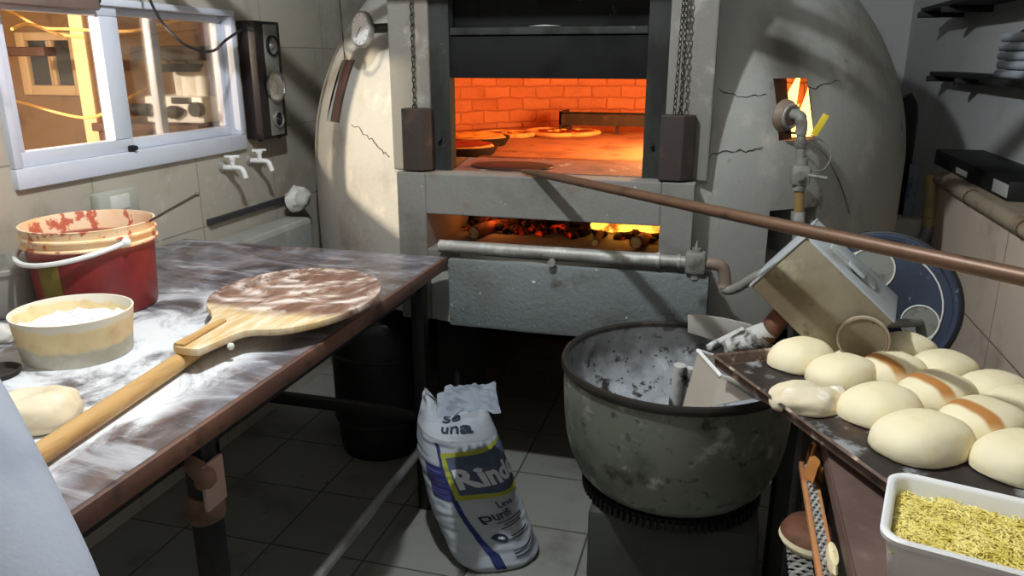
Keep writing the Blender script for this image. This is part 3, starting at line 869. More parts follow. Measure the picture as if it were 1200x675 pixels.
for k in range(3): ib.box((b0.x + .05 + .25 * k, 4.095, HZ), (b0.x + .065 + .25 * k, 4.11, HZ + .05))
tag(ib.build('iron_guard', 'rustbox', None, False), 'dark iron angle bar standing at the right back inside the oven', 'bar')
# burner flame at the right of the chamber
def flame_mesh(c, r, h, n, seed):
    rnd = random.Random(seed); m = MB()
    for k in range(n):
        x = c[0] + rnd.uniform(-r, r); y = c[1] + rnd.uniform(-r, r); s = rnd.uniform(.5, 1)
        prof = [(.001, 0), (.5 * s * r, .12 * h * s), (.55 * s * r, .3 * h * s), (.32 * s * r, .62 * h * s), (.001, h * s)]
        m.lathe(prof, 10, trans(x, y, c[2]) @ Matrix.Shear('XY', 4, (rnd.uniform(-.3, .3), rnd.uniform(-.3, .3))), (False, False))
    return m
fc = hit_dome(926, 140); f1 = fc + ray(930, 128).normalized() * .30
lamp('burner_glow', tuple(fc + ray(926, 140).normalized() * .30 + Vector((0, 0, .02))), 2.5, (1.0, .6, .22), .05)
tag(flame_mesh((f1.x, f1.y, f1.z - .17), .085, .34, 16, 3).build('burner_flame', 'flame_side'), 'bright gas flame inside the oven behind the small side window', 'flame')

# firebox contents
def lump(m, c, r, rnd):
    k = rnd.random() * 50
    m.sphere(c, (r, r * rnd.uniform(.7, 1.1), r * rnd.uniform(.6, .9)), 8, 6, lambda p: p * (1 + .35 * noise.noise(p * 1.7 + Vector((k, k, k)))))
rnd = random.Random(5); em = MB()
for k in range(260):
    x = rnd.uniform(FBX0 + .03, FBX1 + .1); y = rnd.uniform(2.62, 3.05)
    if y < 2.70 and not (FBX0 + .05 < x < FBX1 - .03): continue
    lump(em, (x, y, FBZ0 + rnd.uniform(0, .02) + max(0, (y - 2.62)) * .10), rnd.uniform(.012, .026), rnd)
tag(em.build('embers', 'ember'), 'glowing ember bed in the low slot of the oven', 'embers', kind='stuff')
tag(flame_mesh((-.31, 2.74, FBZ0 + .025), .105, .095, 22, 8).build('wood_flame', 'flame'), 'yellow flames at the right end of the low fire slot', 'flame')
def log(a, b, r, label):
    t = thing('firewood_log', label, 'log', a)
    a = Vector(a); b = Vector(b); pts = [a.lerp(b, k / 6) + Vector((random.uniform(-1, 1), random.uniform(-1, 1), random.uniform(-1, 1))) * r * .12 for k in range(7)]
    MB().tube(pts, [r * (1 + .12 * random.uniform(-1, 1)) for _ in pts], 14).build('bark', 'log', t)
    MB().cyl(pts[0], pts[0] - (b - a).normalized() * .003, r * .8, 14).build('cut_end', 'wood', t)
log(py(556, 272, 2.52), py(610, 258, 2.95) , .024, 'charred log poking out at the left end of the fire slot')
log(py(697, 284, 2.44), py(712, 262, 2.85), .013, 'thin burning stick leaning across the right of the fire slot')
log(py(745, 284, 2.46), py(765, 276, 2.80), .022, 'short charred log at the right end of the fire slot')

# ------------------------------------------------------------------ on the left wall
# loudspeaker
sy0 = 2.765; xf = py(303, 90, sy0).x; sy1 = px(332, 90, xf).y
sz0, sz1 = 1.207, 1.665
sp = thing('loudspeaker', 'black two-way loudspeaker hung at the far end of the white window', 'speaker', (WL, (sy0 + sy1) / 2, sz0))
MB().rbox((WL + .003, sy0, sz0), (xf, sy1, sz1), .006).build('cabinet', 'glazed_black', sp)
ym = (sy0 + sy1) / 2 + .012; hw = (sy1 - sy0) * .26
MB().rbox((xf - .001, ym - hw, sz0 + .012), (xf + .006, ym + hw, sz1 - .012), .004).build('front_strip', 'silver', sp)
RX = rotm('Y', PI / 2)
def driver(z, R, name, ringm, conem, depth):
    M = trans(xf + .006, ym, z) @ RX @ Matrix.Diagonal((1, 1, 1, 1))
    rg = MB().lathe([(R, 0), (R, .010), (R * .88, .012), (R * .80, .004), (R * .80, 0)], 36, M, (False, False)).build(name, ringm, sp)
    MB().lathe([(R * .80, .005), (R * .42, -.0), (R * .34, .004), (R * .2, .010), (.001, .012)], 36, M, (False, False)).build('cone', conem, rg)
zt_, zw_, zp_ = sz0 + .365, sz0 + .205, sz0 + .075
driver(zt_, .040, 'tweeter', 'black', 'silver', 0)
driver(zw_, .064, 'woofer', 'chrome', 'offwhite', 0)
driver(zp_, .034, 'bass_port', 'silver', 'black', 0)
for yy in (sy0 + .02, sy1 - .02): MB().cyl((xf - .03, yy, sz0), (xf - .03, yy, sz0 - .008), .008).build('foot', 'black', sp)
q = [pt(166, -30, 2.45), pt(178, 5, 2.40), pt(196, 34, 2.38), pt(220, 54, 2.42), pt(248, 60, 2.50), pt(266, 46, 2.58), (WL + .02, sy0 + .006, sz1 - .03)]
q = [Vector(p) for p in q]
for p in q: p.x = max(p.x, WL + .03)
tag(MB().tube(curve_pts(q, 8), .0045, 8).build('speaker_cable', 'wire_black'), 'black cable looping down in front of the window to the loudspeaker', 'cable')
tag(MB().tube(curve_pts([pt(396, -20, 3.0), hit_dome(401, 35, RO + .02), hit_dome(404, 70, RO + .012)], 8), .0022, 6).build('gauge_wire', 'wire_black'), 'thin black wire running down into the tall slot of the oven', 'wire')
# taps
def tap(u, v, label, rot):
    w_ = px(u, v, WL)
    t = thing('wall_tap', label, 'tap', w_, group='taps under the window')
    y, z = w_.y, w_.z
    MB().lathe([(.022, 0), (.020, .008), (.012, .012)], 20, trans(WL, y, z) @ RX, (True, True)).build('flange', 'galv', t)
    MB().tube(curve_pts([(WL + .008, y, z), (WL + .05, y, z), (WL + .085, y + .004, z - .004), (WL + .10, y + .006, z - .04)], 6), [.011] * 6 + [.010] * 13, 12).build('spout', 'white', t)
    MB().cyl((WL + .05, y, z), (WL + .05, y, z + .035), .009).cyl((WL + .05, y, z + .03), (WL + .05, y, z + .04), .013).rbox((WL + .02, y - .006, z + .038), (WL + .08, y + .006, z + .048), .004, M=trans(WL + .05, y, 0) @ rotm('Z', rot) @ trans(-WL - .05, -y, 0)).build('handle', 'white', t)
tap(260, 196, 'white wall tap under the window, nearer of the pair', .3)
tap(292, 188, 'white wall tap under the loudspeaker, farther of the pair', .9)
q = px(130, 234, WL)
so = thing('wall_socket', 'pale plastic wall socket box just behind the sauce bucket', 'socket', q)
MB().rbox((WL, q.y - .085, q.z - .05), (WL + .035, q.y + .085, q.z + .032), .008).build('box', 'sock', so)
MB().rbox((WL + .033, q.y - .04, q.z - .03), (WL + .038, q.y + .04, q.z + .018), .003).build('switch', 'offwhite', so)
# rolled blind over the window
bl = thing('window_blind', 'brown rolled-up blind box across the top left of the window', 'blind', (WL, 1.7, 1.655))
q = px(117, 10, WL + .06)
MB().rbox((WL + .02, .9, 1.658), (WL + .075, q.y - .012, 1.80), .006).build('blind_box', 'blind', bl)
MB().cyl((WL + .05, q.y - .012, 1.69), (WL + .05, q.y + .008, 1.69), .012).cyl((WL + .05, q.y - .012, 1.672), (WL + .05, q.y + .006, 1.672), .009).build('end_cap', 'black', bl)
# little white bundle between wall and oven
q = px(352, 228, WL + .10)
q.y = min(q.y, 3.0)
tag(MB().sphere((WL + .085, q.y, q.z - .02), (.045, .075, .055), 20, 14, lambda p: p * (1 + .25 * noise.noise(p * 2.3))).build('cloth_bundle', 'offwhite'), 'crumpled whitish cloth bundle wedged between the wall and the oven', 'cloth')
lg = MB().rbox((WL, 2.32, .60), (WL + .14, 3.0, q.z - .10), .02); struct('trim_2', lg, 'plaster')

# ------------------------------------------------------------------ seen through the window
kw = thing('window_2', None, None, (-3.6, KY, 1.2)); kw['kind'] = 'structure'
def ky(u, v): return py(u, v, KY)
p0, p1 = ky(22, 38), ky(103, 112)
q0, q1 = ky(34, 48), ky(93, 100)
m = MB().rbox((p0.x, KY - .05, p1.z), (q0.x, KY, p0.z), .01).rbox((q1.x, KY - .05, p1.z), (p1.x, KY, p0.z), .01)
m.rbox((q0.x, KY - .05, p1.z), (q1.x, KY, q1.z), .01).rbox((q0.x, KY - .05, q0.z), (q1.x, KY, p0.z), .01)
xm = (q0.x * .45 + q1.x * .55); m.rbox((xm - .02, KY - .04, q1.z), (xm + .02, KY, q0.z), .005)
m.rbox((q1.x - .22, KY - .04, q1.z), (q1.x - .19, KY, q0.z), .005)
m.build('window_frame', 'cream_post', kw)
MB().box((q0.x, KY - .012, q1.z), (q1.x, KY - .008, q0.z)).build('pane', 'darkgrey', kw)
p = ky(20, 60); r_ = ky(52, 75)
def board(name, label, u0, u1, y, z0, z1, m, cat, th=.05):
    a = py(u0, 80, y).x; b = py(u1, 80, y).x
    o = MB().rbox((min(a, b), y, z0), (max(a, b), y + th, z1), .006).build(name, m)
    return tag(o, label, cat)
board('doorway_post', 'cream door post seen through the left window pane, wider of two', 88, 104, 3.3, 0, 2.6, 'cream_post', 'post')
board('brown_door', 'narrow brown door leaf between the cream posts beyond the window', 104, 117, 3.33, 0, 2.6, 'brown_board', 'door', .04)
board('doorway_post', 'thin cream door post beside the window stile, narrower of two', 116, 122, 3.3, 0, 2.6, 'cream_post', 'post')
board('brown_cupboard', 'tall brown cupboard side behind the white machine beyond the window', 231, 275, 3.55, 0, 2.3, 'brown_board', 'cupboard', .5)
p0, p1 = py(16, 55, 4.0), py(60, 66, 4.0)
tag(MB().rbox((p0.x - .3, 3.95, p1.z), (p1.x, 4.05, p0.z), .01).build('wall_shelf', 'brown_board'), 'short dark brown shelf in front of the far kitchen window', 'shelf')
# white appliance with a dial, glasses standing on it
yk = 3.2
a, b = py(168, 112, yk), py(240, 145, yk)
mc = thing('coffee_machine', 'white machine with a dial seen through the right window pane', 'machine', ((a.x + b.x) / 2, yk + .15, b.z))
MB().rbox((a.x, yk, b.z), (b.x, yk + .3, a.z), .012).build('housing', 'white', mc)
c0, c1 = py(201, 114, yk), py(225, 122, yk)
MB().rbox((c0.x, yk - .008, c1.z), (c1.x, yk + .01, c0.z), .003).build('display_panel', 'darkgrey', mc)
k = py(233, 128, yk)
MB().cyl((k.x, yk + .005, k.z), (k.x, yk - .035, k.z), .034, 28).build('dial', 'darkgrey', mc)
k = py(175, 128, yk); MB().cyl((k.x - .06, yk - .03, k.z), (k.x + .03, yk - .03, k.z), .03).build('spout_block', 'black', mc)
k = py(207, 131, yk); MB().sphere((k.x, yk - .02, k.z), (.055, .03, .03), 14, 8, lambda p: p * (1 + .3 * noise.noise(p * 2))).build('group_head', 'rustbox', mc)
# table below the machine so that it stands on something
kt = thing('side_table', 'plain brown table under the white machine', 'table', ((a.x + b.x) / 2, yk + .2, 0))
MB().rbox((a.x - .24, yk - .10, b.z - .04), (b.x + .04, yk + .32, b.z), .006).build('table_top', 'brown_board', kt)
for xx in (a.x - .20, b.x + .0):
    for yy in (yk - .05, yk + .28): MB().rbox((xx - .025, yy - .025, 0), (xx + .025, yy + .025, b.z - .04), .004).build('leg', 'brown_board', kt)
gw = b.x - a.x
for i, fx in enumerate((.52, .64, .76, .88)):
    for j in range(2):
        g = thing('drinking_glass', ['glass on the white machine, %s' % n for n in ('leftmost in the front row', 'second from left in the front row', 'third from left in the front row', 'rightmost in the front row', 'leftmost in the back row', 'second from left in the back row', 'third from left in the back row', 'rightmost in the back row')][i + 4 * j], 'glass', (a.x + gw * fx, yk + .07 + .13 * j, a.z), group='glasses on the white machine')
        hh = .17 - .012 * ((i + j) % 3)
        MB().lathe([(.001, 0), (.030, 0), (.036, hh), (.033, hh), (.028, .008), (.001, .008)], 20, trans(g.location), (False, False)).build('glass_body', 'white' if (i + j) % 2 else 'offwhite', g)
hs = py(190, 62, yk)
p0, p1 = py(150, 54, yk - .1), py(233, 71, yk - .1)
tag(MB().rbox((p0.x, yk - .1, p1.z), (p1.x, yk + .2, p0.z), .01).build('wall_shelf', 'rustbox'), 'dark shelf board hanging above the white machine and its glasses', 'shelf')
for u_, lab in ((197, 'dark pan hanging under the shelf board, left of two'), (219, 'dark pan hanging under the shelf board, right of two')):
    p = py(u_, 77, yk - .05)
    o = MB().lathe([(.001, 0), (.055, 0), (.075, .035), (.070, .035), (.05, .005), (.001, .005)], 24, trans(p.x, p.y, p1.z - .05), (False, False)).cyl((p.x, p.y, p1.z - .045), (p.x, p.y, p1.z), .006)
    tag(o.build('hanging_pan', 'black'), lab, 'pan')
for pts, lab in (([(4, 10), (22, 18), (48, 32), (80, 34), (118, 36), (160, 36), (200, 26), (220, 24)], 'pale cable strung high across the kitchen beyond the window'),
                 ([(8, 116), (40, 124), (75, 134), (104, 138), (128, 130), (150, 116), (172, 105)], 'yellow cable sagging low across the window view'),
                 ([(14, 34), (34, 28), (70, 40), (100, 44)], 'second pale cable drooping below the high one')):
    q = [pt(u, v, 3.0 + .2 * math.sin(i)) for i, (u, v) in enumerate(pts)]
    tag(MB().tube(curve_pts(q, 6), .006, 7).build('cable', 'wire_yellow'), lab, 'cable')

# ------------------------------------------------------------------ work table
TX0, TX1, TY0, TY1, TZ = -1.86, -.855, .62, 2.29, .90
tb = thing('work_table', 'long dark work table dusted with flour along the left wall', 'table', ((TX0 + TX1) / 2, (TY0 + TY1) / 2, 0))
# the top carries its own origin so that the flour pattern stays with it
tt = MB().box((TX0, TY0, TZ - .036), (TX1 - .012, TY1, TZ)).build('table_top', 'table', None, False)
tt.parent = tb; tt.matrix_parent_inverse = world_of(tb).inverted()
MB().rbox((TX1 - .012, TY0, TZ - .038), (TX1, TY1, TZ + .0005), .002).rbox((TX0, TY0 - .004, TZ - .038), (TX1, TY0 + .001, TZ), .002).build('table_edge', 'table_edge', tb)
MB().box((TX1 - .10, TY0 + .1, TZ - .10), (TX1 - .07, TY1 - .02, TZ - .037)).build('apron', 'blackmetal', tb)
MB().box((TX0 + .05, TY0 + .1, TZ - .10), (TX0 + .08, TY1 - .02, TZ - .037)).build('apron', 'blackmetal', tb)
for (x, y) in ((-.92, 1.10), (-.93, 2.22), (-1.80, 1.10), (-1.80, 2.22)):
    MB().rbox((x - .022, y - .022, 0), (x + .022, y + .022, TZ - .037), .004).build('leg', 'blackmetal', tb)
MB().rbox((-1.80, 2.205, .335), (-.93, 2.235, .375), .003).build('crossbar', 'blackmetal', tb)
MB().cyl((-.93, .9, .245), (-.93, 2.2, .245), .015).build('stretcher', 'steel', tb, label='bare steel stretcher bar')
# clamp wrapped with tape on the near leg
cl = thing('leg_clamp', 'taped clamp with a pale plate at the top of the table leg', 'clamp', (-.92, 1.10, .70))
MB().tube([(-.92, 1.10, .665), (-.922, 1.10, .685), (-.92, 1.10, .70), (-.918, 1.10, .72)], [.034, .038, .036, .030], 14).build('tape_wrap', 'tape', cl)
MB().tube(curve_pts([(-.94, 1.09, .80), (-.905, 1.07, .79), (-.885, 1.07, .775), (-.90, 1.075, .76)], 5), .018, 10).build('tape_tail', 'tape', cl)
MB().rbox((-.893, 1.06, .705), (-.883, 1.12, .80), .004).build('plate', 'paleclamp', cl)
# big dark drum under the table
dr = thing('drum', 'large dark round drum lying in the shadow under the table', 'drum', (-1.30, 2.62, 0))
MB().lathe([(.001, 0), (.16, 0), (.165, .03), (.18, .2), (.182, .40), (.17, .50), (.12, .55), (.001, .56)], 40, trans(-1.28, 2.62, 0), (False, False)).build('shell', 'blackmetal', dr)
MB().ring(.181, .008, trans(-1.28, 2.62, .42), 40, 8).build('hoop', 'blackmetal', dr)
MB().ring(.178, .008, trans(-1.28, 2.62, .15), 40, 8).build('hoop', 'blackmetal', dr)

# red sauce bucket
bx, by = -1.555, 1.565
bk = thing('sauce_bucket', 'plastic bucket full of red tomato sauce with a smeared rim', 'bucket', (bx, by, TZ))
rb, rt, hb = .138, .152, .225
M_ = trans(bx, by, TZ)
prof = [(.001, .004), (rb - .004, .002), (rb, .008)]
prof += [(rb + (rt - rb) * z / hb, z) for z in (.05, .10, .15, .172)]
prof += [(rt + .006, .176), (rt + .006, .181), (rt - .002, .184), (rt - .001, .197), (rt + .006, .199), (rt + .006, .203), (rt, .206), (rt + .002, .222), (rt + .004, .226), (rt - .001, .227),
         (rt - .005, .215), (rt - .006, .18), (rt - .008, .172)]
bo = MB().lathe(prof, 64, M_, (False, False)).build('body', 'bucket', bk)
MB().grid(lambda u, v: Vector((bx + v * (rt - .009) * math.cos(2 * PI * u), by + v * (rt - .009) * math.sin(2 * PI * u), TZ + .168 + .004 * noise.noise((v * 4 * math.cos(2 * PI * u), v * 4 * math.sin(2 * PI * u), 3)))), 40, 10, wrap=True).build('sauce', 'tomato', bk)
# handle hanging out on the near left side
hA = Vector((bx + .02, by - rt - .006, TZ + .190)); hB = Vector((bx - rt - .004, by + .05, TZ + .190))
ctr = Vector((bx, by, TZ + .19))
hp = []
vd = Vector((bx, by, 0)).normalized(); left = Vector((vd.y * -1, vd.x, 0))
for k in range(21):
    a = PI * k / 20
    side = left * math.cos(a) * (rt + .006)      # runs from one ear to the other
    out = -vd * math.sin(a) * (rt + .035) + Vector((0, 0, -math.sin(a) * .045))
    hp.append(ctr + side * 1.0 + out * .92)
rotz = rotm('Z', math.radians(-62))
hp = [ctr + rotz @ (p - ctr) for p in hp]
hd = MB().tube(hp, .0065, 8)
hd.build('handle', 'white', bk)
for p in (hp[0], hp[-1]):
    MB().sphere(tuple(p), .012, 12, 8).build('handle_ear', 'white', bk)
# sticker
vca = math.atan2(-by, -bx)            # direction from bucket to the viewer
def on_bucket(u, v): 
    a = vca - .98 + u * .42; z = .055 + .10 * v; r = rb + (rt - rb) * z / hb + .0012
    return Vector((bx + r * math.cos(a), by + r * math.sin(a), TZ + z))
stm = mat('worn yellow sticker', (132, 116, 44), .6, 0, [((92, 78, 36), 14, .45, .62), ((170, 104, 60), 22, .6, .72)])
MB().grid(on_bucket, 8, 6).build('sticker', stm, bk, label='worn yellow sticker')
l0 = Vector((bx + .06, by + .03, TZ + .178)); l1 = pt(231, 228, 1.93)
ld = thing('sauce_ladle', 'thin dark handled spoon sticking out of the sauce bucket', 'ladle', l0)
MB().tube([l0 + (l0 - l1) * .12, l0, l0.lerp(l1, .5), l1], [.004, .004, .0035, .004], 10).sphere(tuple(l1), .006, 10, 6).build('handle', 'ladle', ld)
MB().sphere(tuple(l0 + (l0 - l1) * .25 - Vector((0, 0, .004))), (.035, .03, .016), 16, 10).build('spoon_bowl', 'ladle', ld)

# translucent tub at the far left
tx, ty = -1.76, 1.46
tu = thing('plastic_tub', 'cloudy grey plastic tub behind the flour sieve at the left edge', 'tub', (tx, ty, TZ))
MB().lathe([(.001, .003), (.085, .002), (.09, .01), (.100, .112), (.107, .114), (.108, .124), (.100, .126), (.096, .112), (.086, .012), (.001, .008)], 44, trans(tx, ty, TZ), (False, False)).build('body', 'tub_grey', tu)

# flour sieve
sx, sy = -1.345, 1.272
sv = thing('flour_sieve', 'round wooden flour sieve ring heaped with flour on the table', 'sieve', (sx, sy, TZ))
MB().lathe([(.108, .0), (.110, .002), (.122, .096), (.123, .100), (.119, .100), (.1165, .09), (.106, .004)], 56, trans(sx, sy, TZ) @ Matrix.Diagonal((1.02, .95, 1, 1)), (False, False)).build('ring', 'sieve', sv)
def fl(u, v):
    a = 2 * PI * u; r = v * .114
    x = r * math.cos(a); y = r * math.sin(a)
    return Vector((sx + x, sy + y * .95, TZ + .066 + (1 - v) * .016 + .014 * noise.noise((x * 28, y * 28, 2)) + .01 * noise.noise((x * 60, y * 60, 5))))
tag(MB().grid(fl, 48, 16, wrap=True).build('flour_heap', 'flour'), 'heap of white flour inside the round sieve', 'flour', kind='stuff')
# flour spilt round the sieve: a low ridge on the table
# dough pieces
def dough(name, label, c, r, flat, seed, m='dough'):
    rnd = random.Random(seed); o_ = Vector((seed * 3.1, seed, 2))
    def f(p):
        q = p * (1 + .20 * noise.noise(p * 1.6 + o_) + .06 * noise.noise(p * 4 + o_))
        if q.z < -.55: q.z = -.55
        return q
    return tag(MB().sphere((c[0], c[1], c[2] + r[2] * .55), r, 32, 20, f).build(name, m), label, 'dough')
def dough_fold(c):
    def f(p):
        rr = math.hypot(p.x, p.y)
        d = noise.noise(p * 2 + Vector((4, 4, 4)))
        q = p * (1 + .12 * d)
        if q.z > 0: q.z *= .75 + .5 * max(0, p.x * .8 - p.y * .4) - .5 * math.exp(-((p.x + .25) ** 2 + (p.y - .1) ** 2) / .12)
        if q.z < -.5: q.z = -.5
        return q
    return MB().sphere((c[0], c[1], c[2] + .022), (.085, .075, .044), 36, 22, f)
tag(dough_fold((-1.155, .975, TZ)).build('dough_round', 'dough'), 'folded round of raw dough beside the peel handle', 'dough')
q = pz(0, 396, TZ + .01)
dough('dough_ball', 'small white dough ball at the left picture edge beyond the sieve', (q.x - .01, q.y + .01, TZ), (.038, .034, .026), 0, 3, 'offwhite')
q = pz(2, 436, TZ + .01)
tag(MB().lathe([(.001, .0), (.040, .0), (.046, .012), (.043, .014), (.036, .004), (.001, .004)], 28, trans(q.x - .015, q.y, TZ), (False, False)).build('brown_saucer', 'rustbox'), 'small brown saucer at the left picture edge below the sieve', 'saucer')

# wooden peel
pl = thing('wooden_peel', 'round floury wooden pizza peel with a long pole handle', 'peel', (-1.03, 1.35, TZ))
out = [(-1.072, 1.245), (-1.012, 1.235), (-1.000, 1.255), (-.985, 1.345), (-.960, 1.372), (-.915, 1.388), (-.872, 1.430), (-.838, 1.490), (-.818, 1.560), (-.812, 1.640), (-.826, 1.720), (-.862, 1.790), (-.915, 1.845), (-.985, 1.878), (-1.055, 1.880), (-1.125, 1.855), (-1.185, 1.800), (-1.222, 1.730), (-1.232, 1.650), (-1.218, 1.570), (-1.180, 1.500), (-1.130, 1.450), (-1.095, 1.400), (-1.078, 1.330)]
n_ = len(out)
sm = []
for i in range(n_):
    a, b, c, d = (Vector((*out[(i + k) % n_], 0)) for k in (-1, 0, 1, 2))
    for k in range(4):
        t = k / 4
        sm.append(.5 * ((2 * b) + (c - a) * t + (2 * a - 5 * b + 4 * c - d) * t * t + (3 * b - a - 3 * c + d) * t ** 3))
ZP = TZ + .040
MB().prism([(p.x, p.y) for p in sm], ZP, ZP + .016).build('blade', 'peel', pl, True, bevel=.002, angle=30)
h0 = Vector((-1.075, 1.40, TZ + .0215)); h1 = Vector((-.985, .60, TZ + .0195))
MB().tube([h0.lerp(h1, k / 8) for k in range(9)], [.0185, .0185, .0185, .0185, .0185, .0185, .019, .019, .019], 18).build('pole', 'wood', pl)
for (u, v) in ((308, 383), (269, 409)):
    q = pz(u, v, ZP - .008)
    MB().sphere((q.x - .004, q.y + .01, ZP - .006), (.008, .008, .008), 12, 8).build('bolt', 'offwhite', pl)
MB().prism([(-1.066, 1.24), (-1.040, 1.24), (-1.052, 1.40), (-1.066, 1.40)], ZP + .016, ZP + .022).build('neck_batten', 'wood', pl, bevel=.002)

# long steel oven peel, blade lying in the mouth of the oven
zb = 1.1685
mp = thing('oven_peel', 'long handled iron peel lying across the oven mouth', 'peel', (-.70, 2.40, zb))
A, B = pz(546, 195, zb), pz(650, 198, zb)
pc = (A + B) / 2
out = []
for k in range(40):
    a = 2 * PI * k / 40
    out.append((pc.x + .145 * math.cos(a), pc.y + .03 + .105 * math.sin(a)))
MB().prism(out, zb, zb + .005).build('blade', 'iron', mp, bevel=.001)
h0 = pz(612, 199, zb + .012); h1 = pz(1200, 325, 1.185)
dirh = (h1 - h0)
h2 = h0 + dirh * 1.30
MB().tube([h0 + Vector((0, 0, -.004)), h0.lerp(h2, .05), h0.lerp(h2, .3), h0.lerp(h2, .6), h2], [.006, .0125, .0135, .0145, .0155], 16).build('handle', 'copper', mp)

# ------------------------------------------------------------------ gas pipes
zg = .930
gp = thing('gas_pipe', 'thick whitish gas pipe with a valve running along the fire slot', 'pipe', (-.5, 2.32, zg))
P0 = pz(520, 285, zg); P1 = pz(770, 302, zg)
P0.y = P1.y = 2.318
MB().cyl(P0, P1, .0205, 20).build('burner_tube', 'galv', gp)
V = Vector((py(815, 310, 2.318).x, 2.318, zg))
MB().cyl(P1, (V.x - .03, 2.318, zg), .018, 20).cyl(P1, P1 + Vector((.012, 0, 0)), .024, 20).cyl((V.x - .055, 2.318, zg), (V.x - .045, 2.318, zg), .022, 20).build('coupling', 'galv', gp)
vb = MB().rbox((V.x - .03, V.y - .026, zg - .032), (V.x + .03, V.y + .026, zg + .034), .008).cyl((V.x, V.y, zg + .03), (V.x, V.y, zg + .045), .014).build('valve_body', 'greypaint', gp)
MB().cyl((V.x, V.y, zg + .045), (V.x, V.y, zg + .068), .006, 14, .002).build('valve_stem', 'greypaint', vb)
MB().cyl((V.x, V.y, zg - .032), (V.x, V.y, zg - .05), .018).build('valve_cap', 'greypaint', vb)
e1 = py(843, 316, 2.318); e2 = py(848, 338, 2.318); e3 = py(892, 321, 2.25)
MB().tube(curve_pts([(V.x + .03, V.y, zg), (e1.x - .02, V.y, zg), (e1.x + .008, V.y, zg - .01), (e2.x + .002, V.y, e2.z + .02), (e2.x, V.y - .005, e2.z)], 6), .019, 16).build('elbow', 'oldpipe', gp)
MB().tube(curve_pts([(e2.x, V.y - .005, e2.z), (e2.x + .03, V.y - .02, e2.z + .006), e3, e3 + Vector((.05, -.02, .03))], 6), .015, 14).build('feed_pipe', 'galv', gp)
MB().cyl((py(647, 306, 2.3).x, 2.300, .905), (py(647, 306, 2.3).x, 2.285, .905), .012).build('tap_nub', 'galv', gp)

# burner at the small side window
q0 = hit_dome(935, 200); nrm = Vector((q0.x - CX, q0.y - CY, 0)).normalized()
off = .11
def bp(u, v, o=off):
    base = hit_dome(935, 200); y_ = base.y + nrm.y * o
    return py(u, v, y_)
bt = thing('burner_pipe', 'grey gas burner with a valve poking into the small side window', 'burner', bp(935, 262))
MB().cyl(bp(934, 300), bp(935, 250), .016, 18).cyl(bp(935, 262), bp(935, 248), .021, 18).build('riser', 'galv', bt)
MB().cyl(bp(936, 250), bp(937, 217), .0155, 18).build('wrapped_pipe', 'brassy', bt, label='yellowed wrapped pipe')
k = bp(938, 204)
vv = MB().rbox((k.x - .028, k.y - .026, k.z - .034), (k.x + .028, k.y + .026, k.z + .028), .010).cyl((k.x, k.y, k.z + .02), (k.x, k.y, k.z + .05), .019).cyl((k.x, k.y, k.z - .03), (k.x, k.y, k.z - .05), .021).build('valve_body', 'greypaint', bt)
MB().cyl((k.x + .02, k.y - .02, k.z), (k.x + .075, k.y - .03, k.z - .006), .006).cyl((k.x - .002, k.y - .02, k.z - .002), (k.x - .002, k.y - .038, k.z - .002), .013).build('valve_lever', 'greypaint', vv)
MB().cyl(bp(938, 188), bp(939, 150), .0135, 18).cyl(bp(938, 172), bp(938, 166), .018).cyl(bp(938, 158), bp(939, 152), .017).build('upper_pipe', 'greypaint', bt)
e = bp(938, 138); inn = Vector((e.x, e.y, e.z + .004)) - nrm * .13 + Vector((-.03, 0, .004))
MB().tube(curve_pts([bp(939, 154), bp(939, 142), e - nrm * .02 + Vector((0, 0, .008)), inn], 6), .017, 16).build('elbow', 'greypaint', bt)
ax = (inn - e).normalized()
hd_ = MB().lathe([(.001, -.02), (.03, -.018), (.048, 0), (.050, .012), (.044, .02), (.02, .024), (.001, .024)], 32, align_z(ax, e + ax * .05), (False, False)).build('burner_head', 'oldpipe', bt)
mixer_ = MB().ring(.034, .006, align_z(ax, e + ax * .035), 28, 8).build('air_ring', 'galv', hd_)
t0 = bp(960, 146)
MB().rbox((-.007, -.001, -.034), (.013, .001, .034), .001, M=trans(t0) @ rotm('Y', .45)).build('tag', 'yellowtag', bt, label='yellow tag')
MB().tube(curve_pts([bp(950, 158), bp(968, 168), bp(974, 182), bp(966, 198), bp(950, 200)], 8), .0025, 6).build('thin_tube', 'greypaint', bt)
MB().tube(curve_pts([bp(912, 134, .02), bp(910, 148, .02), bp(918, 154, .04), bp(932, 156, .09)], 8), .004, 6).build('pilot_tube', 'iron', bt)
MB().tube(curve_pts([bp(940, 166), bp(964, 178, .06), hit_dome(985, 216, RO + .006), hit_dome(996, 250, RO + .006)], 8), .002, 6).build('thermocouple_wire', 'greypaint', bt)

